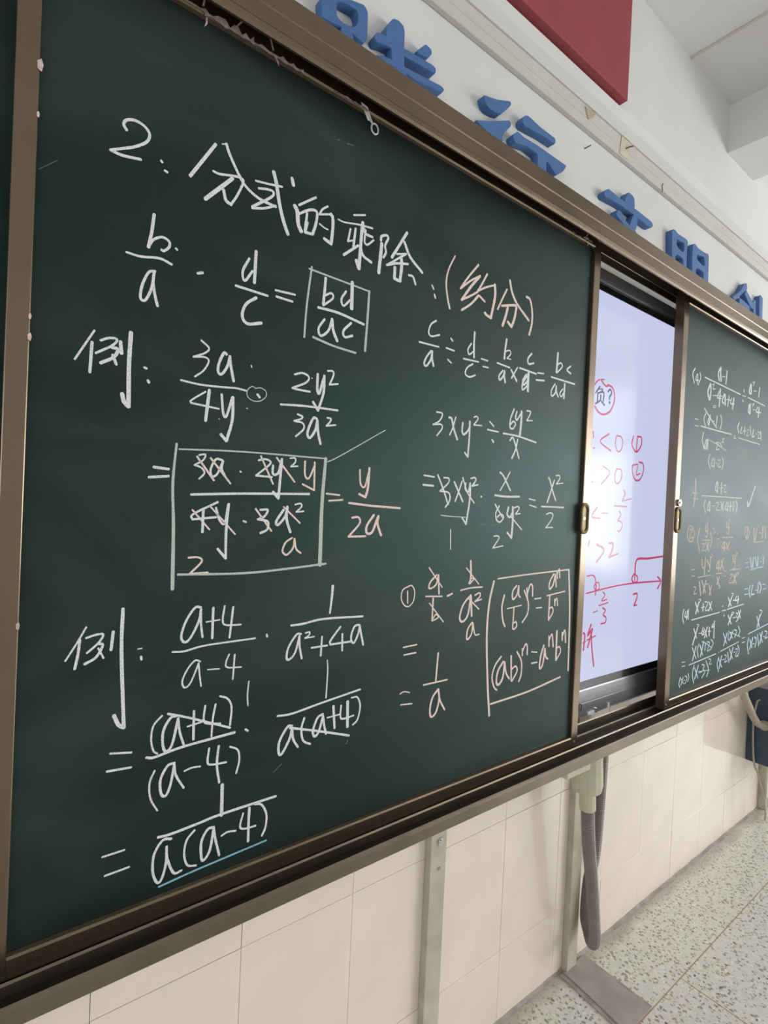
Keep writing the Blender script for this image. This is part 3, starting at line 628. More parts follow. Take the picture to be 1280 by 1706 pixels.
P2|white|chalk_mark|87,87:22958,18490 22982,18457
P2|white|chalk_mark|101,93:23647,19206 23537,18921 23648,18845;110,110:23699,19196 23744,18880
P2|white|chalk_mark|33,44:23834,19314 24031,19368 23900,19211
P2|white|chalk_mark|30,30:23979,19014 24283,19065
P2|white|chalk_mark|79,79:24596,19234 24522,18871
P2|white|chalk_mark|41,42:23422,18676 25261,18619
P2|white|chalk_mark|99,78:23610,18402 23543,18165 23701,18111;109,109:23703,18454 23724,18095
P2|white|chalk_mark|31,40:23872,18480 24100,18534 23962,18417
P2|white|chalk_mark|31,31:23981,18285 24266,18315
P2|white|chalk_mark|64,45:24476,18455 24347,18261 24873,18297;92,92:24635,18459 24584,18080
P2|white|chalk_mark|30,31:18978,17263 19226,17263
P2|white|chalk_mark|30,30:18990,17035 19275,17048
P2|white|chalk_mark|53,56:19808,17561 19678,17341 19822,17124;45,47:19454,17077 20555,17078 22069,17101
P2|white|chalk_mark|48,47:19672,17709 20270,17386 20751,17172;68,72:20130,17538 20001,17282 20090,17209 20174,17510;29,29:20312,17375 20518,17368;64,63:20740,17588 20664,17196
P2|white|chalk_mark|64,62:21026,17663 21142,17432 21046,17174
P2|white|chalk_mark|66,65:19696,16872 19632,16630 19800,16344;66,70:19958,16666 19830,16415 19956,16360 20036,16675;71,71:20074,16696 20076,16355
P2|white|chalk_mark|31,33:20155,16688 20952,16584 21663,16443;36,36:20734,16648 20985,16657 20764,16407 21053,16454;46,47:21109,16688 21254,16562
P2|white|chalk_mark|27,27:21260,16846 21432,16866 21234,16719 21448,16743
P2|white|chalk_mark|58,59:20298,16189 20203,15974 20357,15712
P2|white|chalk_mark|66,46:20557,16075 20465,15824 20673,15807;66,66:20680,16086 20702,15774
P2|white|chalk_mark|25,25:20782,15938 20950,15935
P2|white|chalk_mark|32,33:20976,16060 21189,16061 21005,15834 21261,15837
P2|white|chalk_mark|54,55:21346,16181 21472,16014 21384,15758
P2|white|chalk_mark|43,32:22391,17102 22312,17001 22497,17004
P2|white|chalk_mark|61,67:22742,17624 22606,17440 22729,17234
P2|white|chalk_mark|57,39:23000,17490 22888,17253 23078,17275
P2|white|chalk_mark|26,26:23115,17355 23455,17377;67,67:23286,17526 23279,17224
P2|white|chalk_mark|31,31:23496,17439 23692,17463 23478,17209 23721,17257
P2|white|chalk_mark|79,79:23825,17594 23917,17299
P2|white|chalk_mark|71,48:24193,17524 24079,17240 24328,17308
P2|white|chalk_mark|27,27:24419,17396 24575,17414
P2|white|chalk_mark|38,37:24615,17498 24831,17484 24649,17267 24915,17277
P2|white|chalk_mark|73,74:24931,17535 25029,17231
P2|white|chalk_mark|34,36:22726,17048 24898,17026
P2|faint|chalk_mark|60,60:22766,16756 22697,16564 22821,16353
P2|faint|chalk_mark|73,73:23011,16707 22952,16440
P2|faint|chalk_mark|23,23:23217,16615 23513,16607;58,58:23346,16741 23339,16439
P2|faint|chalk_mark|68,68:23595,16729 23702,16320
P2|faint|chalk_mark|69,69:23903,16683 23885,16451
P2|faint|chalk_mark|80,80:24110,16665 24092,16432
P2|faint|chalk_mark|24,24:24330,16570 24539,16570
P2|faint|chalk_mark|73,73:24728,16726 24842,16303
P2|faint|chalk_mark|35,35:18216,18677 18210,18420
P2|white|chalk_mark|23,23:19069,14792 19444,14804
P2|white|chalk_mark|23,23:19128,14606 19521,14607
P2|white|chalk_mark|79,66:20992,15270 20898,15019 21034,14938;76,76:21076,15276 21098,14906
P2|white|chalk_mark|28,28:21230,15073 21574,15092;69,69:21422,15262 21411,14869
P2|white|chalk_mark|37,38:21606,15184 21826,15197 21634,14970 21874,14965
P2|white|chalk_mark|34,36:19801,14721 21442,14764 23322,14795
P2|white|chalk_mark|57,56:20134,14583 20038,14391 20186,14156
P2|white|chalk_mark|72,50:20421,14543 20318,14264 20495,14269;73,73:20502,14547 20518,14218
P2|white|chalk_mark|28,28:20723,14416 20931,14424
P2|white|chalk_mark|36,37:21001,14532 21257,14524 21032,14286 21332,14278
P2|white|chalk_mark|57,57:21422,14584 21681,14271;60,60:21683,14595 21463,14264
P2|white|chalk_mark|72,49:21950,14588 21850,14331 22030,14318;81,81:22068,14574 22080,14284
P2|white|chalk_mark|29,29:22148,14450 22467,14461;73,73:22308,14621 22324,14291
P2|white|chalk_mark|74,74:22583,14632 22599,14300
P2|white|chalk_mark|66,69:22808,14697 22949,14497 22850,14251
P2|white|chalk_mark|86,91:23931,14687 24084,14539 24665,15326
P2|pink|chalk_mark|90,89:19274,15278 19308,14864 19232,14362
P2|pink|chalk_mark|54,39:18904,13602 18870,13362 19045,13162 19311,13202 19369,13486 19118,13685 18944,13643;37,37:19000,13543 19225,13545 19031,13283 19302,13283
P2|pink|chalk_mark|54,53:19817,13633 19676,13242 19872,12787
P2|pink|chalk_mark|75,51:20289,13701 20264,13513 20457,13535;76,50:20403,13808 20431,13346 20236,13346
P2|pink|chalk_mark|33,33:19965,13200 20678,13190
P2|pink|chalk_mark|38,38:20028,13075 20242,13053 20055,12847 20297,12843
P2|pink|chalk_mark|63,63:20361,13115 20627,12796;69,69:20608,13114 20397,12821
P2|pink|chalk_mark|65,66:20683,13474 20818,13198 20726,12965
P2|pink|chalk_mark|30,33:20825,13624 21028,13626 20939,13518 21088,13476 20892,13411
P2|pink|chalk_mark|63,63:21276,13456 21311,13430
P2|pink|chalk_mark|35,35:21149,13231 21492,13240
P2|pink|chalk_mark|72,72:21352,13023 21376,12997
P2|pink|chalk_mark|84,56:22076,13859 22080,13660 22264,13684;84,55:22262,13951 22293,13462 22105,13469
P2|pink|chalk_mark|44,45:21719,13283 22706,13306
P2|pink|chalk_mark|60,44:21900,13129 21711,12933 22092,12907;97,97:21979,13107 21940,12820
P2|pink|chalk_mark|67,67:22123,13084 22379,12814;72,71:22396,13104 22155,12839
P2|pink|chalk_mark|29,29:19293,12197 19596,12198
P2|pink|chalk_mark|29,29:19365,11975 19595,11973
P2|pink|chalk_mark|64,45:20093,12534 20177,12240 20369,12254;79,79:20379,12569 20354,11982;34,35:19864,11911 20903,11950
P2|pink|chalk_mark|64,64:20538,12481 20819,12218;71,51:20791,12602 20779,12134 20634,12097;30,32:20806,12730 20968,12641 20827,12559
P2|pink|chalk_mark|35,35:19564,11606 19738,11555 19594,11358 19807,11365
P2|pink|chalk_mark|72,72:19997,11748 20149,11281
P2|pink|chalk_mark|61,62:20185,11780 20530,11340;85,85:20527,11763 20333,11353
P2|pink|chalk_mark|31,31:20543,11636 20740,11647
P2|pink|chalk_mark|61,61:20798,11580 20993,11226;69,68:21001,11569 20858,11256
P2|pink|chalk_mark|38,38:21080,11908 21112,11898
P2|pink|chalk_mark|66,45:21461,12414 21332,12201 21647,12190;85,85:21561,12455 21534,12085
P2|pink|chalk_mark|68,69:21720,12451 22003,12089;81,81:21923,12534 21712,12100
P2|pink|chalk_mark|35,35:21307,11985 21888,11975
P2|pink|chalk_mark|67,67:21428,11850 21743,11440;76,75:21639,11840 21462,11587
P2|pink|chalk_mark|26,26:21513,11432 21640,11424
P2|pink|chalk_mark|31,31:22042,12035 22293,12034
P2|pink|chalk_mark|31,31:22031,11867 22295,11856
P2|pink|chalk_mark|77,52:22822,12604 22853,12376 23034,12394;79,51:23029,12599 23039,12097 22863,12126;37,37:22534,12061 23626,12086
P2|pink|chalk_mark|34,47:23072,12713 23246,12710 23122,12598
P2|pink|chalk_mark|42,42:22613,11887 22840,11877 22539,11598 22912,11592;71,72:22955,11873 23230,11539;81,80:23239,11907 22963,11553;34,46:23259,11929 23447,11921 23310,11812
P2|pink|chalk_mark|63,42:23884,13704 23863,13424 24134,13237 24311,13473 24068,13706 23888,13681;86,86:24081,13613 24096,13331
P2|pink|chalk_mark|101,101:24763,13667 24839,13140
P2|pink|chalk_mark|102,101:25086,13671 24961,13187
P2|pink|chalk_mark|37,37:25133,13792 25341,13722
P2|pink|chalk_mark|34,34:25310,13479 25643,13480
P2|pink|chalk_mark|108,108:25741,13727 25739,13284
P2|pink|chalk_mark|108,108:26013,13731 26107,13284
P2|pink|chalk_mark|34,35:24910,13091 25897,13135
P2|blue|chalk_mark|33,33:24044,12297 24390,12297
P2|blue|chalk_mark|34,34:24143,12115 24414,12120
P2|blue|chalk_mark|91,92:24553,12473 24734,12086
P2|blue|chalk_mark|90,90:24871,12466 24862,12081
P2|blue|chalk_mark|77,77:25058,12510 25311,12115;93,93:25386,12503 25370,12162
P2|blue|chalk_mark|30,30:25615,12301 25816,12306
P2|blue|chalk_mark|96,96:25992,12490 25995,12192
P2|blue|chalk_mark|35,36:24620,11994 26051,12091
P2|blue|chalk_mark|34,34:24103,11259 24473,11261
P2|blue|chalk_mark|34,34:24132,11045 24541,11042
P2|blue|chalk_mark|83,75:24709,11367 24616,11133 24774,10907
P2|blue|chalk_mark|87,55:24966,11353 24886,11020 25211,10999
P2|blue|chalk_mark|30,30:25255,11143 25452,11141
P2|blue|chalk_mark|94,94:25571,11419 25575,11025
P2|blue|chalk_mark|71,85:25671,11463 25903,11253 25804,11011
P2|blue|chalk_mark|30,30:26027,11336 26372,11327
P2|blue|chalk_mark|31,31:26096,11142 26468,11146
P2|white|chalk_mark|60,56:18909,10881 18830,10647 18945,10416
P2|white|chalk_mark|62,42:19052,10788 19008,10631 19252,10609;64,64:19183,10818 19144,10538;64,64:19251,10853 19262,10527
P2|white|chalk_mark|66,66:19750,11059 20027,10706;82,81:20035,11038 19825,10661;30,40:20022,11143 20189,11111 20066,11015
P2|white|chalk_mark|35,35:20251,10834 20542,10840;79,79:20402,10948 20391,10718
P2|white|chalk_mark|41,40:20520,11024 20774,10963 20586,10723 20857,10700;60,61:20873,10977 21133,10678;75,75:21094,10982 20890,10676
P2|white|chalk_mark|39,40:19542,10468 21859,10538
P2|white|chalk_mark|52,52:22067,10756 22103,10731
P2|white|chalk_mark|37,37:22048,10571 22396,10574
P2|white|chalk_mark|60,60:22233,10395 22282,10360
P2|white|chalk_mark|73,73:22558,11034 22884,10693;89,88:22899,11010 22625,10690;33,43:22854,11173 23053,11137 22895,11033
P2|white|chalk_mark|38,38:23029,10887 23259,10894;75,51:23358,11025 23262,10871 23635,10891;96,96:23536,11014 23511,10760
P2|white|chalk_mark|43,44:22505,10587 24099,10670
P2|white|chalk_mark|72,73:22648,10350 22976,10001;92,91:22984,10366 22693,10006;33,43:22975,10435 23184,10417 23014,10317
P2|white|chalk_mark|38,38:23119,10216 23374,10216
P2|white|chalk_mark|47,60:23387,10377 23568,10338 23465,10231 23654,10144 23467,10046;72,72:23612,10450 23856,10149;88,88:23850,10454 23651,10168
P2|white|chalk_mark|59,59:19736,10153 19994,9794;82,82:20021,10124 19709,9599;30,39:19965,10275 20131,10238 19999,10147
P2|white|chalk_mark|34,34:20167,9941 20410,9923;69,62:20483,10118 20413,9893 20591,9874 20519,9988
P2|white|chalk_mark|60,60:20588,10065 20846,9739;78,77:20833,10083 20647,9740
P2|white|chalk_mark|31,31:20903,9925 21156,9920;71,71:21006,10065 21023,9762
P2|white|chalk_mark|63,47:21330,10162 21212,10044 21415,10067;84,84:21424,10240 21446,9649
P2|blue|chalk_mark|29,29:18937,9098 19205,9081
P2|blue|chalk_mark|30,30:18971,8952 19220,8948
P2|blue|chalk_mark|56,56:19702,9497 20032,9080;76,75:19982,9504 19773,9054
P2|blue|chalk_mark|65,62:20213,9559 20112,9362 20220,9096
P2|blue|chalk_mark|62,63:20315,9504 20554,9136;79,79:20596,9597 20391,9115;31,33:20447,9615 20751,9536 21284,9299;71,71:20756,9493 20733,9283;43,44:20897,9562 21107,9494 20938,9235 21189,9246;47,59:21194,9613 21419,9456 21238,9261
P2|blue|chalk_mark|41,42:19512,8926 21713,9025
P2|blue|chalk_mark|65,60:19919,8847 19811,8572 19963,8236
P2|blue|chalk_mark|57,57:19977,8755 20259,8377;76,76:20256,8797 20022,8373
P2|blue|chalk_mark|37,37:20336,8533 20578,8538;44,60:20546,8798 20772,8722 20647,8613 20829,8500 20604,8321;58,67:20882,8878 21124,8541 21003,8301;30,30:20282,8583 21230,8504
P2|blue|chalk_mark|35,36:21078,8915 21287,8864 21151,8732 21380,8699
P2|blue|chalk_mark|60,53:18907,8592 18824,8405 18900,8272
P2|blue|chalk_mark|41,41:18956,8544 19155,8350;62,62:19104,8561 18980,8339
P2|blue|chalk_mark|27,27:19171,8449 19278,8452
P2|blue|chalk_mark|40,43:19261,8597 19406,8513 19333,8361 19246,8335
P2|blue|chalk_mark|50,52:19481,8644 19544,8490 19466,8380
P2|blue|chalk_mark|36,36:21944,9039 21968,9023
P2|blue|chalk_mark|65,66:22289,9710 22617,9313;86,85:22625,9674 22371,9253
P2|blue|chalk_mark|63,52:22783,9747 22763,9477 22866,9374
P2|blue|chalk_mark|62,62:22904,9689 23166,9431;83,82:23187,9704 22941,9411;33,34:22961,9683 23936,9390;51,76:23298,9739 23542,9667 23395,9451;64,73:23696,9837 23879,9631 23747,9458
P2|blue|chalk_mark|41,42:22102,9063 23816,9216
P2|blue|chalk_mark|63,57:21967,8859 21872,8606 22015,8319;61,61:21973,8813 22288,8456;88,88:22235,8867 22074,8443
P2|blue|chalk_mark|33,33:22308,8722 22529,8714
P2|blue|chalk_mark|41,42:22508,8875 22683,8806 22543,8600 22764,8614
P2|blue|chalk_mark|70,70:22778,8930 22942,8543
P2|blue|chalk_mark|67,67:22932,9047 23273,8635;91,91:23275,9050 23045,8620
P2|blue|chalk_mark|30,30:23359,8854 23534,8854
P2|blue|chalk_mark|46,47:23518,8973 23737,8922 23556,8689 23794,8680;67,78:23739,9085 23910,8876 23797,8656
P2|blue|chalk_mark|35,35:24128,9312 24410,9313
P2|blue|chalk_mark|36,36:24152,9139 24433,9143
P2|blue|chalk_mark|82,82:25612,10038 25941,9611;105,104:25943,10058 25704,9586;49,71:25910,10285 26151,10215 25988,10030
P2|blue|chalk_mark|44,46:24770,9416 26952,9612
P2|blue|chalk_mark|87,80:24820,9242 24733,8963 24910,8603
P2|blue|chalk_mark|75,76:24956,9178 25266,8800;99,98:25275,9190 25011,8784
P2|blue|chalk_mark|36,37:25271,8946 25480,8945
P2|blue|chalk_mark|67,94:25467,9217 25682,9094 25591,8809
P2|blue|chalk_mark|84,84:25788,9280 25991,8809
P2|blue|chalk_mark|79,80:26054,9300 26384,8912;108,108:26324,9321 26114,8894
P2|blue|chalk_mark|32,33:26424,9109 26632,9111
P2|blue|chalk_mark|53,54:26598,9343 26891,9260 26687,9029 26995,9045
S|red|pen_mark|47,44:13999,17630 14134,17751 14258,17822
S|red|pen_mark|39,39:14334,17835 14494,17864;57,49:14318,17816 14558,17694 14680,17699;64,63:14680,17699 14707,17737 14959,17697 15083,17516 15065,17244 14870,16981 14546,16846 14273,16879 14054,17026
S|red|pen_mark|53,54:14901,16324 14438,16049 15041,15829
S|red|pen_mark|44,45:15473,16316 15314,16298 15273,16056 15421,15850 15610,15920 15684,16168 15572,16311 15473,16316
S|red|pen_mark|71,54:16301,16412 16237,16158 16415,15965 16623,15985 16826,16221 16790,16432 16542,16432;62,62:16547,16387 16518,15975
S|red|pen_mark|34,34:14076,15815 14162,15830
S|red|pen_mark|52,52:14051,16282 14083,16124
S|red|pen_mark|56,62:16728,15645 16983,15605 17028,15374 16854,15109 16576,15055 16385,15219 16326,15462 16422,15541;43,44:16459,15526 16667,15543 16593,15234 16835,15287
S|rose|pen_mark|44,46:14654,15344 15040,15173 14595,14799
S|rose|pen_mark|56,45:15439,15322 15328,15143 15382,14908 15577,14903 15722,15102 15669,15306 15439,15322
S|rose|pen_mark|29,29:14076,14842 14163,14848
S|rose|pen_mark|61,61:15893,14697 15970,14596 15826,14364;37,38:15826,14364 16358,14457
S|rose|pen_mark|46,47:15398,14202 16123,14201
S|rose|pen_mark|58,56:15692,14047 15782,13928 15621,13769;45,44:15621,13769 15857,13704 15889,13583 15783,13443 15652,13442
S|rose|pen_mark|53,45:14465,14125 14194,13855 14614,13799
S|rose|pen_mark|40,40:14733,13961 15059,13970
S|rose|pen_mark|61,70:14529,13037 14940,12865 14561,12518
S|rose|pen_mark|64,81:15201,13074 15418,13052 15396,12859 15241,12648;55,55:15241,12648 15747,12746
S|rose|pen_mark|52,52:14151,13141 14091,12999
S|red|pen_mark|46,61:14097,12123 14387,12139 14530,12042 14605,11789 14590,11541;47,37:14594,11915 14492,11795 14614,11685 14783,11737 14747,11886 14594,11915;52,55:14105,11621 15502,11739 16847,11778 18587,11760;62,73:18343,11915 18588,11751 18386,11508;74,63:16774,12066 16654,11945 16756,11805 16976,11817 16987,11975 16800,12064;66,66:16826,11982 16838,11869;80,59:16837,12049 16830,12388 16991,12551 17680,12549 18949,12616
S|red|pen_mark|41,41:14502,11028 14747,11062
S|red|pen_mark|50,45:15003,11598 15113,11507 14949,11348 15235,11371
S|red|pen_mark|47,48:14809,11212 15307,11272
S|red|pen_mark|56,54:15023,11132 15188,11033 15066,10916 15231,10816 15206,10670 14959,10651
S|red|pen_mark|63,82:16794,11420 17015,11428 17029,11291 16875,11052;50,50:16875,11052 17052,11061
S|red|pen_mark|71,83:14063,10474 14143,10383 14106,9978;42,42:14052,10189 14194,10213
S|red|pen_mark|75,76:14445,10681 14289,10367 14531,10548 14319,10034;49,49:14263,10246 14701,10321;76,75:14463,10472 14546,9964 14692,9422
S|ink|printed_mark|52,52:14276,17620 14078,17401;37,44:14242,17542 14437,17569 14350,17463;61,61:14194,17420 14186,17182;47,64:14194,17420 14486,17485 14497,17240;63,50:14346,17380 14330,17231 14088,17096;60,60:14391,17214 14562,17125
S|ink|printed_mark|56,67:14725,17541 14810,17622 14907,17588 14914,17505 14818,17407 14824,17341
S|ink|printed_mark|88,88:14833,17249 14840,17237
S|ink|printed_mark|32,32:18784,14840 18978,14857
S|ink|printed_mark|59,57:18923,14741 18847,14613 18933,14511"""
def ribbon(bm, P, w0, w1, y, h):
    """low domed band of chalk along P on the plane y"""
    D = catmull([Vector((a, 0, b)) for a, b in P], 5)
    if len(D) == 2: D = [D[0], D[0].lerp(D[1], .5), D[1]]
    n = len(D); L = []; cum = [0]
    for a, b in zip(D, D[1:]): cum.append(cum[-1] + (b - a).length)
    tot = max(cum[-1], 1e-6)
    def sec(c, t, w, s=1.0):
        nn = Vector((-t.z, 0, t.x)); jit = 1 + rg.uniform(-.07, .07)
        hw = w / 2 * s * jit
        return [bm.verts.new((c.x + nn.x * hw * k, y - hh, c.z + nn.z * hw * k)) for k, hh in ((-1, .00002), (-.6, h), (.6, h), (1, .00002))]
    secs = []
    T = [(D[min(i + 1, n - 1)] - D[max(i - 1, 0)]).normalized() for i in range(n)]
    W = [w0 + (w1 - w0) * c / tot for c in cum]
    secs.append(sec(D[0] - T[0] * W[0] * .42, T[0], W[0], .45)); secs.append(sec(D[0] - T[0] * W[0] * .22, T[0], W[0], .85))
    for i in range(n): secs.append(sec(D[i], T[i], W[i]))
    secs.append(sec(D[-1] + T[-1] * W[-1] * .22, T[-1], W[-1], .85)); secs.append(sec(D[-1] + T[-1] * W[-1] * .42, T[-1], W[-1], .45))
    for a, b in zip(secs, secs[1:]):
        for k in range(3):
            bm.faces.new((a[k], b[k], b[k + 1], a[k + 1]))
BOARDS = {}
def write(surf_key, parent, mats, y):
    words = {'pink': 'pink chalk writing', 'blue': 'light blue chalk writing', 'grey': 'greyish chalk outline', 'faint': 'faint chalk smudge', 'rose': 'lighter red pen writing', 'ink': 'dark printed text'}
    for ln in CHALK.strip().split('\n'):
        surf, col, name, data = ln.split('|')
        if surf != surf_key: continue
        bm = bmesh.new()
        for q, st in enumerate(data.split(';')):   # one chalk character or line per object
            ws, pts = st.split(':'); w0, w1 = [float(v) / 1e4 for v in ws.split(',')]
            P = [tuple(float(v) / 1e4 for v in p.split(',')) for p in pts.split(' ')]
            ribbon(bm, P, w0, w1, y - .00003, .00012 + .000004 * (q % 40))
        bmesh.ops.recalc_face_normals(bm, faces=bm.faces)
        for f in bm.faces:
            if f.normal.y > 0: f.normal_flip()
        o = link(name, bm, mats[col], parent)
        if col in words: o['label'] = words[col]

# ---------------------------------------------------------------- sliding boards
def sliding_board(x0, x1, gx0, gx1, yf, label):
    """one sliding chalkboard; yf = y of its writing face"""
    t = empty('sliding_chalkboard', ((x0 + x1) / 2, yf, .776), label, 'chalkboard', 'sliding chalkboards')
    gz0, gz1 = .807, 2.078
    boxo('writing_surface', (gx0 - .004, gx1 + .004, yf, yf + .012, gz0 - .004, gz1 + .004), M['board'], t)
    for a, b, c, e in ((x0, gx0, .776, 2.118), (gx1, x1, .776, 2.118)):
        boxo('stile', (a, b, yf - .009, yf + .020, c, e), M['bronze'], t, bev=.0015)
    bm = bmesh.new()
    prof_x(bm, [(yf - .009, .777), (yf - .009, .802), (yf - .007, .805), (yf - .002, .807), (yf + .02, .807), (yf + .02, .777)], gx0, gx1)
    link('rail', bm, M['bronze'], t)
    bm = bmesh.new()
    prof_x(bm, [(yf - .009, 2.117), (yf - .009, 2.083), (yf - .007, 2.080), (yf - .002, 2.078), (yf + .02, 2.078), (yf + .02, 2.117)], gx0, gx1)
    link('rail', bm, M['bronze'], t)
    for x in (x0 + .012, x1 - .012):
        for z in (.792, 2.103):
            bm = bmesh.new(); disc(bm, (x, yf - .0088, z), .0035, .0016, seg=12); link('screw', bm, M['chrome'], t)
    return t
def finger_pull(t, cx, z0, z1, yf, w=.036):
    bm = bmesh.new(); seg = 10; r = w / 2
    def outline(r, a, b):
        pts = [(cx + r * math.cos(math.pi * k / seg), b - r + r * math.sin(math.pi * k / seg) + 0) for k in range(seg + 1)]
        pts += [(cx - r * math.cos(math.pi * k / seg), a + r - r * math.sin(math.pi * k / seg)) for k in range(seg + 1)]
        return pts
    o1 = outline(r, z0, z1); o2 = outline(r * .8, z0 + .004, z1 - .004); o3 = outline(r * .62, z0 + .008, z1 - .008)
    ys = [yf - .009, yf - .014, yf - .0145, yf - .0105]
    R = [[bm.verts.new((p[0], y, p[1])) for p in o] for o, y in ((o1, ys[0]), (o1, ys[1] + .001), (o2, ys[2]), (o3, ys[1] + .001), (o3, ys[3]))]
    for a, b in zip(R, R[1:]):
        n = len(a)
        for i in range(n): bm.faces.new((a[i], a[(i + 1) % n], b[(i + 1) % n], b[i]))
    bm.faces.new(R[-1]); bmesh.ops.recalc_face_normals(bm, faces=bm.faces)
    h = link('finger_pull', bm, M['handle'], t, smooth=False)
    bm = bmesh.new(); disc(bm, (cx, yf - .0104, (z0 + z1) / 2), .004, .001, seg=10); link('pull_screw', bm, M['chrome'], h)

b1 = sliding_board(.022, 1.281, .047, 1.2535, 0.0, 'large green sliding chalkboard covered with big white and pink fraction formulas, left of the screen')
b2 = sliding_board(1.766, 3.03, 1.797, 2.998, 0.0, 'greyish green sliding chalkboard with small handwriting, right of the screen')
b0 = sliding_board(-1.20, .085, -1.165, .055, .037, 'blank dark green chalkboard behind the left edge of the big written board')
finger_pull(b1, 1.2605, 1.338, 1.420, 0.0); finger_pull(b2, 1.790, 1.344, 1.428, 0.0)
bm = bmesh.new(); disc(bm, (1.790, -.009, 1.441), .011, .006); disc(bm, (1.790, -.015, 1.441), .004, .003, seg=12)
link('lock', bm, M['chrome'], b2)
write('P1', b1, CH, 0.0); write('P2', b2, CH2, 0.0)

# torn tape along the top rail of the big board
rg = random.Random(11)
def scrap(x0, x1, z, w, yy):
    bm = bmesh.new(); n = max(3, int((x1 - x0) / .006)); a = []; b = []
    for i in range(n + 1):
        x = x0 + (x1 - x0) * i / n
        a.append(bm.verts.new((x, yy, z + rg.uniform(.0, w)))); b.append(bm.verts.new((x, yy - .0006, z - rg.uniform(.001, w * .6))))
    for i in range(n): bm.faces.new((a[i], a[i + 1], b[i + 1], b[i]))
    link('torn_tape', bm, M['residue'], b1)
for q in ((.13, .24, 2.083, .004, -.0098), (.24, .315, 2.081, .009, -.0100), (.315, .40, 2.080, .006, -.0102), (.46, .52, 2.081, .003, -.0099), (1.15, 1.19, 2.082, .004, -.0099), (1.195, 1.235, 2.086, .006, -.0103)): scrap(*q)
for x, z, dx, dz in ((.168, 2.086, -.012, .022), (.236, 2.088, .002, .022), (.242, 2.076, -.002, -.016), (.285, 2.087, .018, .026), (.345, 2.085, -.010, .022), (.347, 2.080, .010, -.014), (1.205, 2.09, .01, .015), (1.216, 2.084, -.004, -.016)):
    bm = bmesh.new(); c = Vector((x + dx * .5 + .002, -.0112, z + dz * .55))
    v = [bm.verts.new(p) for p in ((x, -.0105, z), (x + .003, -.0105, z + .001))]; m_ = [bm.verts.new((c.x + .0015, c.y, c.z)), bm.verts.new((c.x - .0012, c.y, c.z))]
    e = bm.verts.new((x + dx, -.0108, z + dz))
    bm.faces.new((v[0], v[1], m_[0], m_[1])); bm.faces.new((m_[1], m_[0], e)); link('tape_fringe', bm, M['residue'], b1)
for x, z, s in ((.0475, 1.905, .006), (.047, 1.845, .003), (.0465, 1.60, .003), (.047, 1.575, .004), (.046, 1.22, .004)):
    bm = bmesh.new(); v = [bm.verts.new((x + s * a, -.0098, z + s * b)) for a, b in ((-.5, -.9), (.2, -1.3), (.5, .1), (.1, 1.3), (-.6, .6))]
    bm.faces.new(v); link('torn_tape', bm, M['residue'], b1)
bm = bmesh.new(); v = [bm.verts.new(c) for c in ((.512, -.0105, 2.088), (.527, -.0105, 2.086), (.543, -.003, 2.072), (.533, -.003, 2.070))]; bm.faces.new(v)
link('paper_tab', bm, M['paper'], b1)
bm = bmesh.new()
ring = [Vector((.549 + .0075 * math.cos(a), -.003, 2.062 + .009 * math.sin(a))) for a in [2 * math.pi * k / 20 for k in range(21)]]
tube(bm, ring, .0016, 6); tube(bm, catmull([(.528, -.006, 2.082), (.536, -.004, 2.076), (.543, -.003, 2.069)], 4), .0022, 6)
link('tape_ring', bm, M['lightgrey'], b1)

# ---------------------------------------------------------------- interactive display in the gap
dp = empty('interactive_display', (1.53, .09, .80), 'lit touch screen with red handwriting, between the two chalkboards', 'display')
DX0, DX1 = .53, 2.53
boxo('housing', (DX0, DX1, .071, .117, .80, 2.103), M['steel'], dp, bev=.004)
bm = bmesh.new()
prof_x(bm, [(.064, 2.058), (.0635, 2.064), (.066, 2.072), (.071, 2.103), (.0705, 2.103), (.0705, 2.058)], DX0, DX1)
link('top_cover', bm, M['steel'], dp)
bm = bmesh.new(); box(bm, DX0 + .002, DX1 - .002, .0635, .0712, 2.035, 2.057); box(bm, DX0 + .002, DX1 - .002, .0635, .0712, .884, .906)
box(bm, DX0 + .002, DX0 + .03, .0635, .0712, .906, 2.035); box(bm, DX1 - .03, DX1 - .002, .0635, .0712, .906, 2.035)
link('bezel', bm, M['black'], dp)
boxo('bright_edge', (DX0 + .002, DX1 - .002, .0632, .0640, 2.0535, 2.0550), M['chrome'], dp)
boxo('screen', (DX0 + .03, DX1 - .03, .0655, .0708, .906, 2.035), M['screen'], dp)
bm = bmesh.new()
prof_x(bm, [(.0645, .882), (.062, .878), (.062, .842), (.0626, .8412), (.062, .8404), (.0625, .806), (.066, .800), (.0715, .800), (.0715, .882)], DX0, DX1)
link('speaker_bar', bm, M['steel'], dp)
boxo('port_cover', (1.44, 1.475, .0585, .0632, .803, .812), M['lightgrey'], dp, bev=.001)
boxo('latch', (1.482, 1.489, .058, .0632, .803, .816), M['chrome'], dp)
boxo('latch', (1.548, 1.556, .058, .0632, .806, .820), M['lightgrey'], dp)
bm = bmesh.new(); tube(bm, [(1.402 + .007 * math.cos(a), .0615, .832 + .012 * math.sin(a)) for a in [2 * math.pi * k / 20 for k in range(21)]], .0012, 6)
link('round_mark', bm, M['black'], dp)
write('S', dp, MK, .0654)

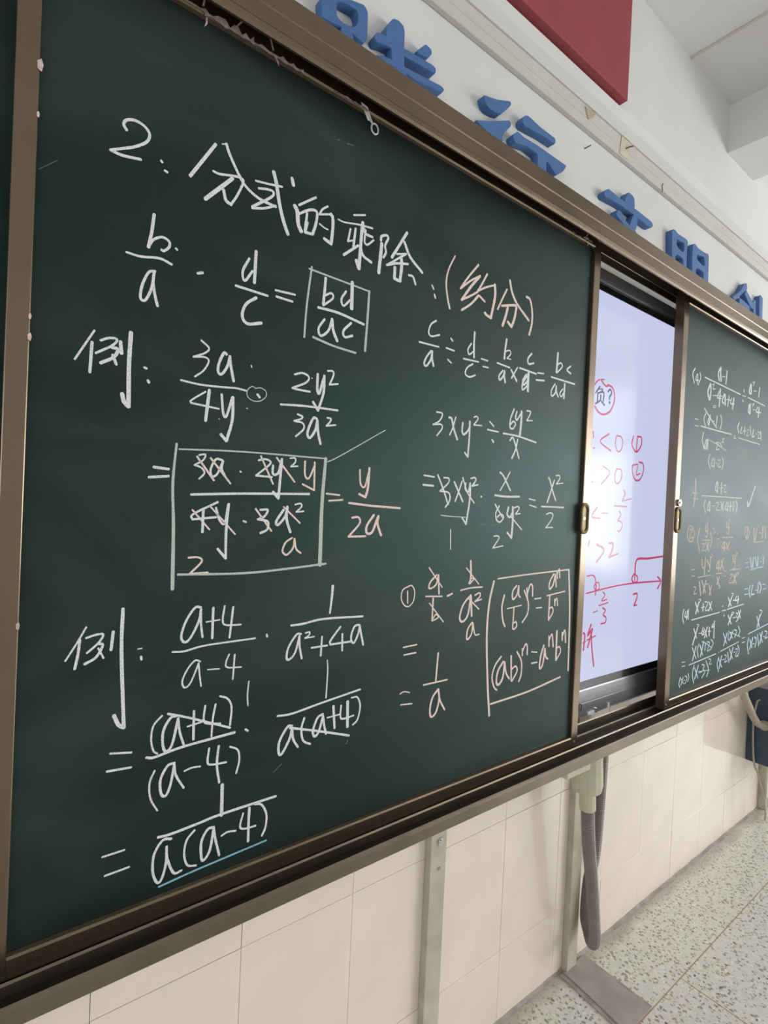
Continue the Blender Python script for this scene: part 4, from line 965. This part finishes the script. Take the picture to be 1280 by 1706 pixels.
# ---------------------------------------------------------------- raised letters on the wall
LET = """A/4840,23321 5020,23471 5550,23660 5802,23728 5899,23648 5909,23124 5831,22985 5584,23025 5298,23010 4971,22959 4872,22931|5172,23421 5297,23487 5620,23525 5675,23453 5671,23304 5589,23163 5330,23107 5193,23159/5297,23036 5576,23041 5618,22251 5340,22229/6351,23437 6360,23617 6512,23880 6652,23928 6799,23891 6835,23778 6840,23446 6873,23039 7201,22391 6883,22236 6557,22872 6505,23283/6067,23256 6127,23376 6274,23427 6385,23424 6527,23384 6534,23277 6285,23234 6139,23178/6825,23449 7627,23530 7741,23497 7732,23387 6850,23277/6112,22927 6326,23011 6575,23057 6862,23073 7905,23217 8012,23188 7963,23092 7167,22955 6752,22964 6415,22906/7146,23546 7418,23861 7577,23828 7598,23747 7526,23627 7252,23547
B/9259,23699 9685,23801 10202,24010 10253,23967 10211,23885 9919,23559 9707,23498 9467,23473 9344,23533/9019,22991 9488,23182 10205,23540 10287,23506 10262,23411 9998,23114 10012,22278 9704,22271 9659,22899 9298,22934/10677,23783 10799,23951 10932,23989 11426,23939 12050,23937 12086,23863 12063,23780 11512,23760 10753,23670/10341,23218 10538,23428 10741,23389 11359,23429 12632,23439 12492,23231 12185,22991 11738,23208 11795,22130 11444,22129 11359,23210 10923,23215 10464,23096
C/14538,23490 14754,23658 15381,23623 16327,23641 17385,23611 17487,23537 17423,23431 17221,23388 16385,23414 16174,23425 15367,23421 14612,23353 14531,23404/15673,23675 15788,23875 15878,23988 16118,23985 16247,23912 16286,23626 15749,23582/15319,23249 15515,23253 15730,23090 16078,23004 16394,22973 17199,22520 16670,22350 15611,22943 15308,23023 15220,23093/16241,23450 16511,23388 16465,23140 16394,22973 15813,22248 15332,22091 16042,23026 16124,23231
D/18798,23850 18982,23929 19219,23861 19820,23883 20016,23856 19971,23470 20099,21771 18961,21795 18864,23082|19163,23655 19692,23693 19770,23605 19740,23396 19610,23347 19171,23407|19126,23052 19299,23153 19703,23123 19802,22739 19162,22726/20412,23895 20584,23952 20846,23880 21476,23899 21700,23948 21772,23857 21889,21792 20549,21829 20404,23360|20780,23637 21385,23718 21472,23438 21352,23375 20788,23449|20746,23071 20930,23175 21379,23150 21469,22723 20785,22750
E/25517,23938 25616,23711 24408,22912 24114,22984 24883,23433 25289,23872/25508,23662 25815,23529 26353,23342 26452,23069 26076,23065 25349,23437/24828,23157 25295,23150 25977,23076 26217,21932 24985,22008/26341,23431 26577,23532 26789,22063 26545,22007/27119,23894 27373,23804 27524,21848 27190,21775 26982,23766"""
LAB = {'A': 'blue raised wall character cut by the top of the picture, first of the row',
       'B': 'blue raised wall character with two slanted strokes on its left, second of the row',
       'C': 'blue raised wall character with a dot over one long bar, third of the row',
       'D': 'blue raised wall character of two boxed halves with openings, fourth of the row',
       'E': 'blue raised wall character with a peaked roof shape, last of the visible row'}
for ln in LET.strip().split('\n'):
    ps = ln.split('/'); bm = bmesh.new()
    for k, poly in enumerate(ps[1:]):
        cu = bpy.data.curves.new('letter', 'CURVE'); cu.dimensions = '2D'; cu.fill_mode = 'BOTH'; cu.extrude = .0105; cu.bevel_depth = .0008; cu.bevel_resolution = 0; cu.offset = -.0008
        for ring in poly.split('|'):
            P = [tuple(float(v) / 1e4 for v in p.split(',')) for p in ring.split(' ')]
            # gently round the outline
            Q = []
            for i in range(len(P)):
                a, b, c = Vector(P[i - 1]), Vector(P[i]), Vector(P[(i + 1) % len(P)])
                r = min(.006, (a - b).length * .3, (c - b).length * .3)
                s = b + (a - b).normalized() * r; e = b + (c - b).normalized() * r
                Q += [s, (s + e) * .25 + b * .5, e]
            sp = cu.splines.new('POLY'); sp.points.add(len(Q) - 1); sp.use_cyclic_u = True
            for i, q in enumerate(Q): sp.points[i].co = (q[0], q[1], 0, 1)
        ob = bpy.data.objects.new('tmp', cu); COL.objects.link(ob)
        dg = bpy.context.evaluated_depsgraph_get(); me = bpy.data.meshes.new_from_object(ob.evaluated_get(dg))
        for v in me.vertices:   # curve plane (x, y, z) -> wall (x, depth, z)
            x, y, z = v.co; v.co = (x, .109 - z - .00012 * k, y)
        bm.from_mesh(me); bpy.data.meshes.remove(me); bpy.data.objects.remove(ob); bpy.data.curves.remove(cu)
    bmesh.ops.recalc_face_normals(bm, faces=bm.faces)
    tag(link('wall_letter', bm, M['letter']), LAB[ps[0]], 'letter', 'raised blue characters above the chalkboards')

# ---------------------------------------------------------------- things on the wall above
rw = empty('cable_raceway', (1.5, .12, 2.5), 'long cream cable raceway running along the wall above the blue characters', 'raceway')
bm = bmesh.new(); prof_x(bm, [(.1185, 2.496), (.107, 2.496), (.105, 2.4975), (.105, 2.522), (.107, 2.523), (.1185, 2.523)], XL + .01, XR - .01); link('trunking_body', bm, M['raceway'], rw)
bm = bmesh.new(); prof_x(bm, [(.1185, 2.5235), (.1075, 2.5235), (.1055, 2.5245), (.1055, 2.556), (.1185, 2.556)], XL + .01, XR - .01); link('trunking_lid', bm, M['raceway'], rw)
bm = bmesh.new(); prof_x(bm, [(.1185, 2.5565), (.101, 2.5565), (.0995, 2.558), (.1005, 2.594), (.1185, 2.594)], XL + .01, XR - .01); link('upper_trunking', bm, M['upper'], rw)
bm = bmesh.new(); poly_extrude(bm, [(1.543, 2.5555), (1.590, 2.554), (1.588, 2.500), (1.535, 2.499)], 'y', .1033, .1048); link('masking_tape', bm, mat('masking_tape', srgb(206, 196, 168), .8, var=.1, scale=60), rw)
bm = bmesh.new(); poly_extrude(bm, [(1.345, 2.549), (1.400, 2.5545), (1.386, 2.538), (1.363, 2.52)], 'y', .1030, .1048); link('masking_tape', bm, mat('brown_tape', srgb(176, 162, 140), .8), rw)
bm = bmesh.new(); tube(bm, catmull([(1.567, .1035, 2.527), (1.58, .098, 2.535), (1.594, .094, 2.542)], 3), .002, 6); link('nail_stub', bm, M['rust'], rw)
bm = bmesh.new(); tube(bm, catmull([(1.814, .1045, 2.519), (1.806, .103, 2.505), (1.812, .104, 2.495), (1.803, .103, 2.485)], 4), .0012, 6)
tag(link('wire_scrap', bm, M['rust']), 'short rusty bent wire hanging from the cream cable raceway', 'wire')
bm = bmesh.new(); tube(bm, [(1.375, .1195, 2.451), (1.379, .112, 2.454), (1.383, .104, 2.4565)], .0017, 6)
tag(link('nail', bm, M['rust']), 'small rusty nail in the white wall between the second and third blue characters', 'nail')
rb = empty('red_wall_panel', (1.03, .12, 2.65), 'red painted panel on the wall above the raceway, cut by the top of the picture', 'panel')
boxo('panel_face', (.55, 1.532, .084, .1185, 2.6455, 3.02), M['red'], rb, bev=.002)
for x in (1.07, 1.22, 1.47):
    bm = bmesh.new(); tube(bm, [(x, .097, 2.6456), (x, .097, 2.6446)], .0025, 8); link('panel_screw', bm, M['rust'], rb)

# ---------------------------------------------------------------- hose with its cream fitting
hs = empty('hanging_hose', (1.43, .03, .70), 'grey corrugated hose hanging in a long loop from a cream fitting under the track', 'hose')
yH = .028
bm = bmesh.new()
tube(bm, [(1.400, yH, .7535), (1.400, yH, .70), (1.402, yH, .632), (1.403, yH, .612), (1.404, yH, .606)], lambda t: .040 if t < .45 else (.043 if t < .6 else (.039 if t < .9 else .028)), 14)
link('cream_fitting', bm, M['cream_plastic'], hs)
for k in range(7):
    a = math.pi * (1 + k / 6)
bm = bmesh.new(); tube(bm, [(1.406, yH, .61), (1.409, yH, .575), (1.411, yH, .553)], .0225, 14); link('collar', bm, M['cream_plastic'], hs)
pts = catmull([(1.411, yH, .56), (1.425, yH, .456), (1.446, yH, .36), (1.467, yH, .25), (1.481, yH, .165), (1.490, yH + .006, .128), (1.505, yH + .022, .112), (1.516, yH + .040, .130), (1.519, yH + .052, .17),
               (1.532, .083, .27), (1.560, .085, .33), (1.573, .085, .47), (1.580, .085, .62), (1.584, .085, .756)], 10)
bm = bmesh.new(); tube(bm, resample(pts, .0028), lambda t: .0185 - .002 * min(1, t * 2), 12, ridged=.05); link('corrugated_hose', bm, M['hose'], hs)
bm = bmesh.new(); tube(bm, catmull([(1.468, .02, .7535), (1.47, .012, .715), (1.48, .01, .70), (1.492, .015, .715), (1.494, .02, .7535)], 5), .003, 6)
tag(link('wire_hook', bm, M['cream_plastic']), 'small cream wire hook under the track beside the hanging hose', 'hook')

# ---------------------------------------------------------------- blue cabinet and its conduit
cb = empty('wall_cabinet', (3.05, .12, .29), 'dark blue metal cabinet fixed low on the wall at the right edge', 'cabinet')
BX0, BX1, BY0, BZ0, BZ1 = 2.885, 3.235, -.06, .285, .632
boxo('cabinet_body', (BX0, BX1, BY0, .1175, BZ0, BZ1), M['cabinet'], cb, bev=.003)
boxo('cabinet_door', (BX0 + .01, BX1 - .01, BY0 - .012, BY0 - .0005, BZ0 + .01, BZ1 - .01), M['cabinet'], cb, bev=.002)
bm = bmesh.new()
for k in range(5): box(bm, BX0 - .0012, BX0 - .0002, -.03, .025, .56 - k * .014, .566 - k * .014)
link('vent_slot', bm, M['track_dark'], cb)['kind'] = 'stuff'
boxo('top_lid', (BX0 + .004, BX1, BY0 + .004, .1175, BZ1 + .0002, BZ1 + .004), mat('lilac_grey_lid', srgb(150, 138, 150), .5), cb)
bm = bmesh.new(); tube(bm, [(BX0 - .014, 0.047, 0.47), (BX0 - .0005, 0.047, 0.47)], .022, 16); link('conduit_gland', bm, M['hose_light'], cb)
bm = bmesh.new()
tube(bm, resample(catmull([(2.580, 0.049, .7545), (2.6, 0.059, 0.706), (2.66, 0.063, 0.643), (2.72, 0.064, 0.587), (2.78, 0.063, 0.528), (2.83, 0.058, 0.486), (2.872, 0.047, 0.47)], 8), .004), .0155, 12, ridged=.03)
tag(link('flexible_conduit', bm, M['hose_light']), 'thick pale flexible conduit curving from the track into the blue cabinet', 'conduit')
bm = bmesh.new()
tube(bm, catmull([(BX0 + .010, .070, .578), (BX0 - .010, .074, .576), (BX0 - .012, .080, .56), (BX0 - .012, .088, .48), (BX0 - .010, .086, .37), (BX0 - .006, .078, .28), (BX0 + .012, .066, .23),
                  (BX0 + .05, .055, .13), (BX0 + .075, .050, .05), (BX0 + .08, .050, .006)], 8), .0042, 8)
tag(link('thin_cable', bm, M['hose_light']), 'thin pale cable hanging from the blue cabinet down to the floor', 'cable')
bm = bmesh.new(); tube(bm, [(3.09, .095, .003), (3.09, .095, BZ0 + .001)], .012, 12)
tag(link('wall_pipe', bm, M['post']), 'cream vertical pipe rising from the floor into the blue cabinet bottom', 'pipe')

# ---------------------------------------------------------------- cable cover on the floor
fc = empty('floor_cable_cover', (1.49, 0, 0), 'flat grey cover plate over a cable trench at the foot of the second post', 'cover')
bm = bmesh.new()
poly_extrude(bm, [(1.452, .104), (1.556, .104), (1.556, -.108), (1.430, -.108), (1.446, .02)], 'z', .0006, .0065)
link('cover_plate', bm, M['plate'], fc)
bm = bmesh.new(); poly_extrude(bm, [(1.556, .104), (1.566, .104), (1.568, -.106), (1.5565, -.106)], 'z', .0005, .0045); poly_extrude(bm, [(1.436, .104), (1.4515, .104), (1.4455, .02), (1.4295, -.106), (1.421, -.106)], 'z', .0005, .004)
link('mortar_edge', bm, M['mortar'], fc)
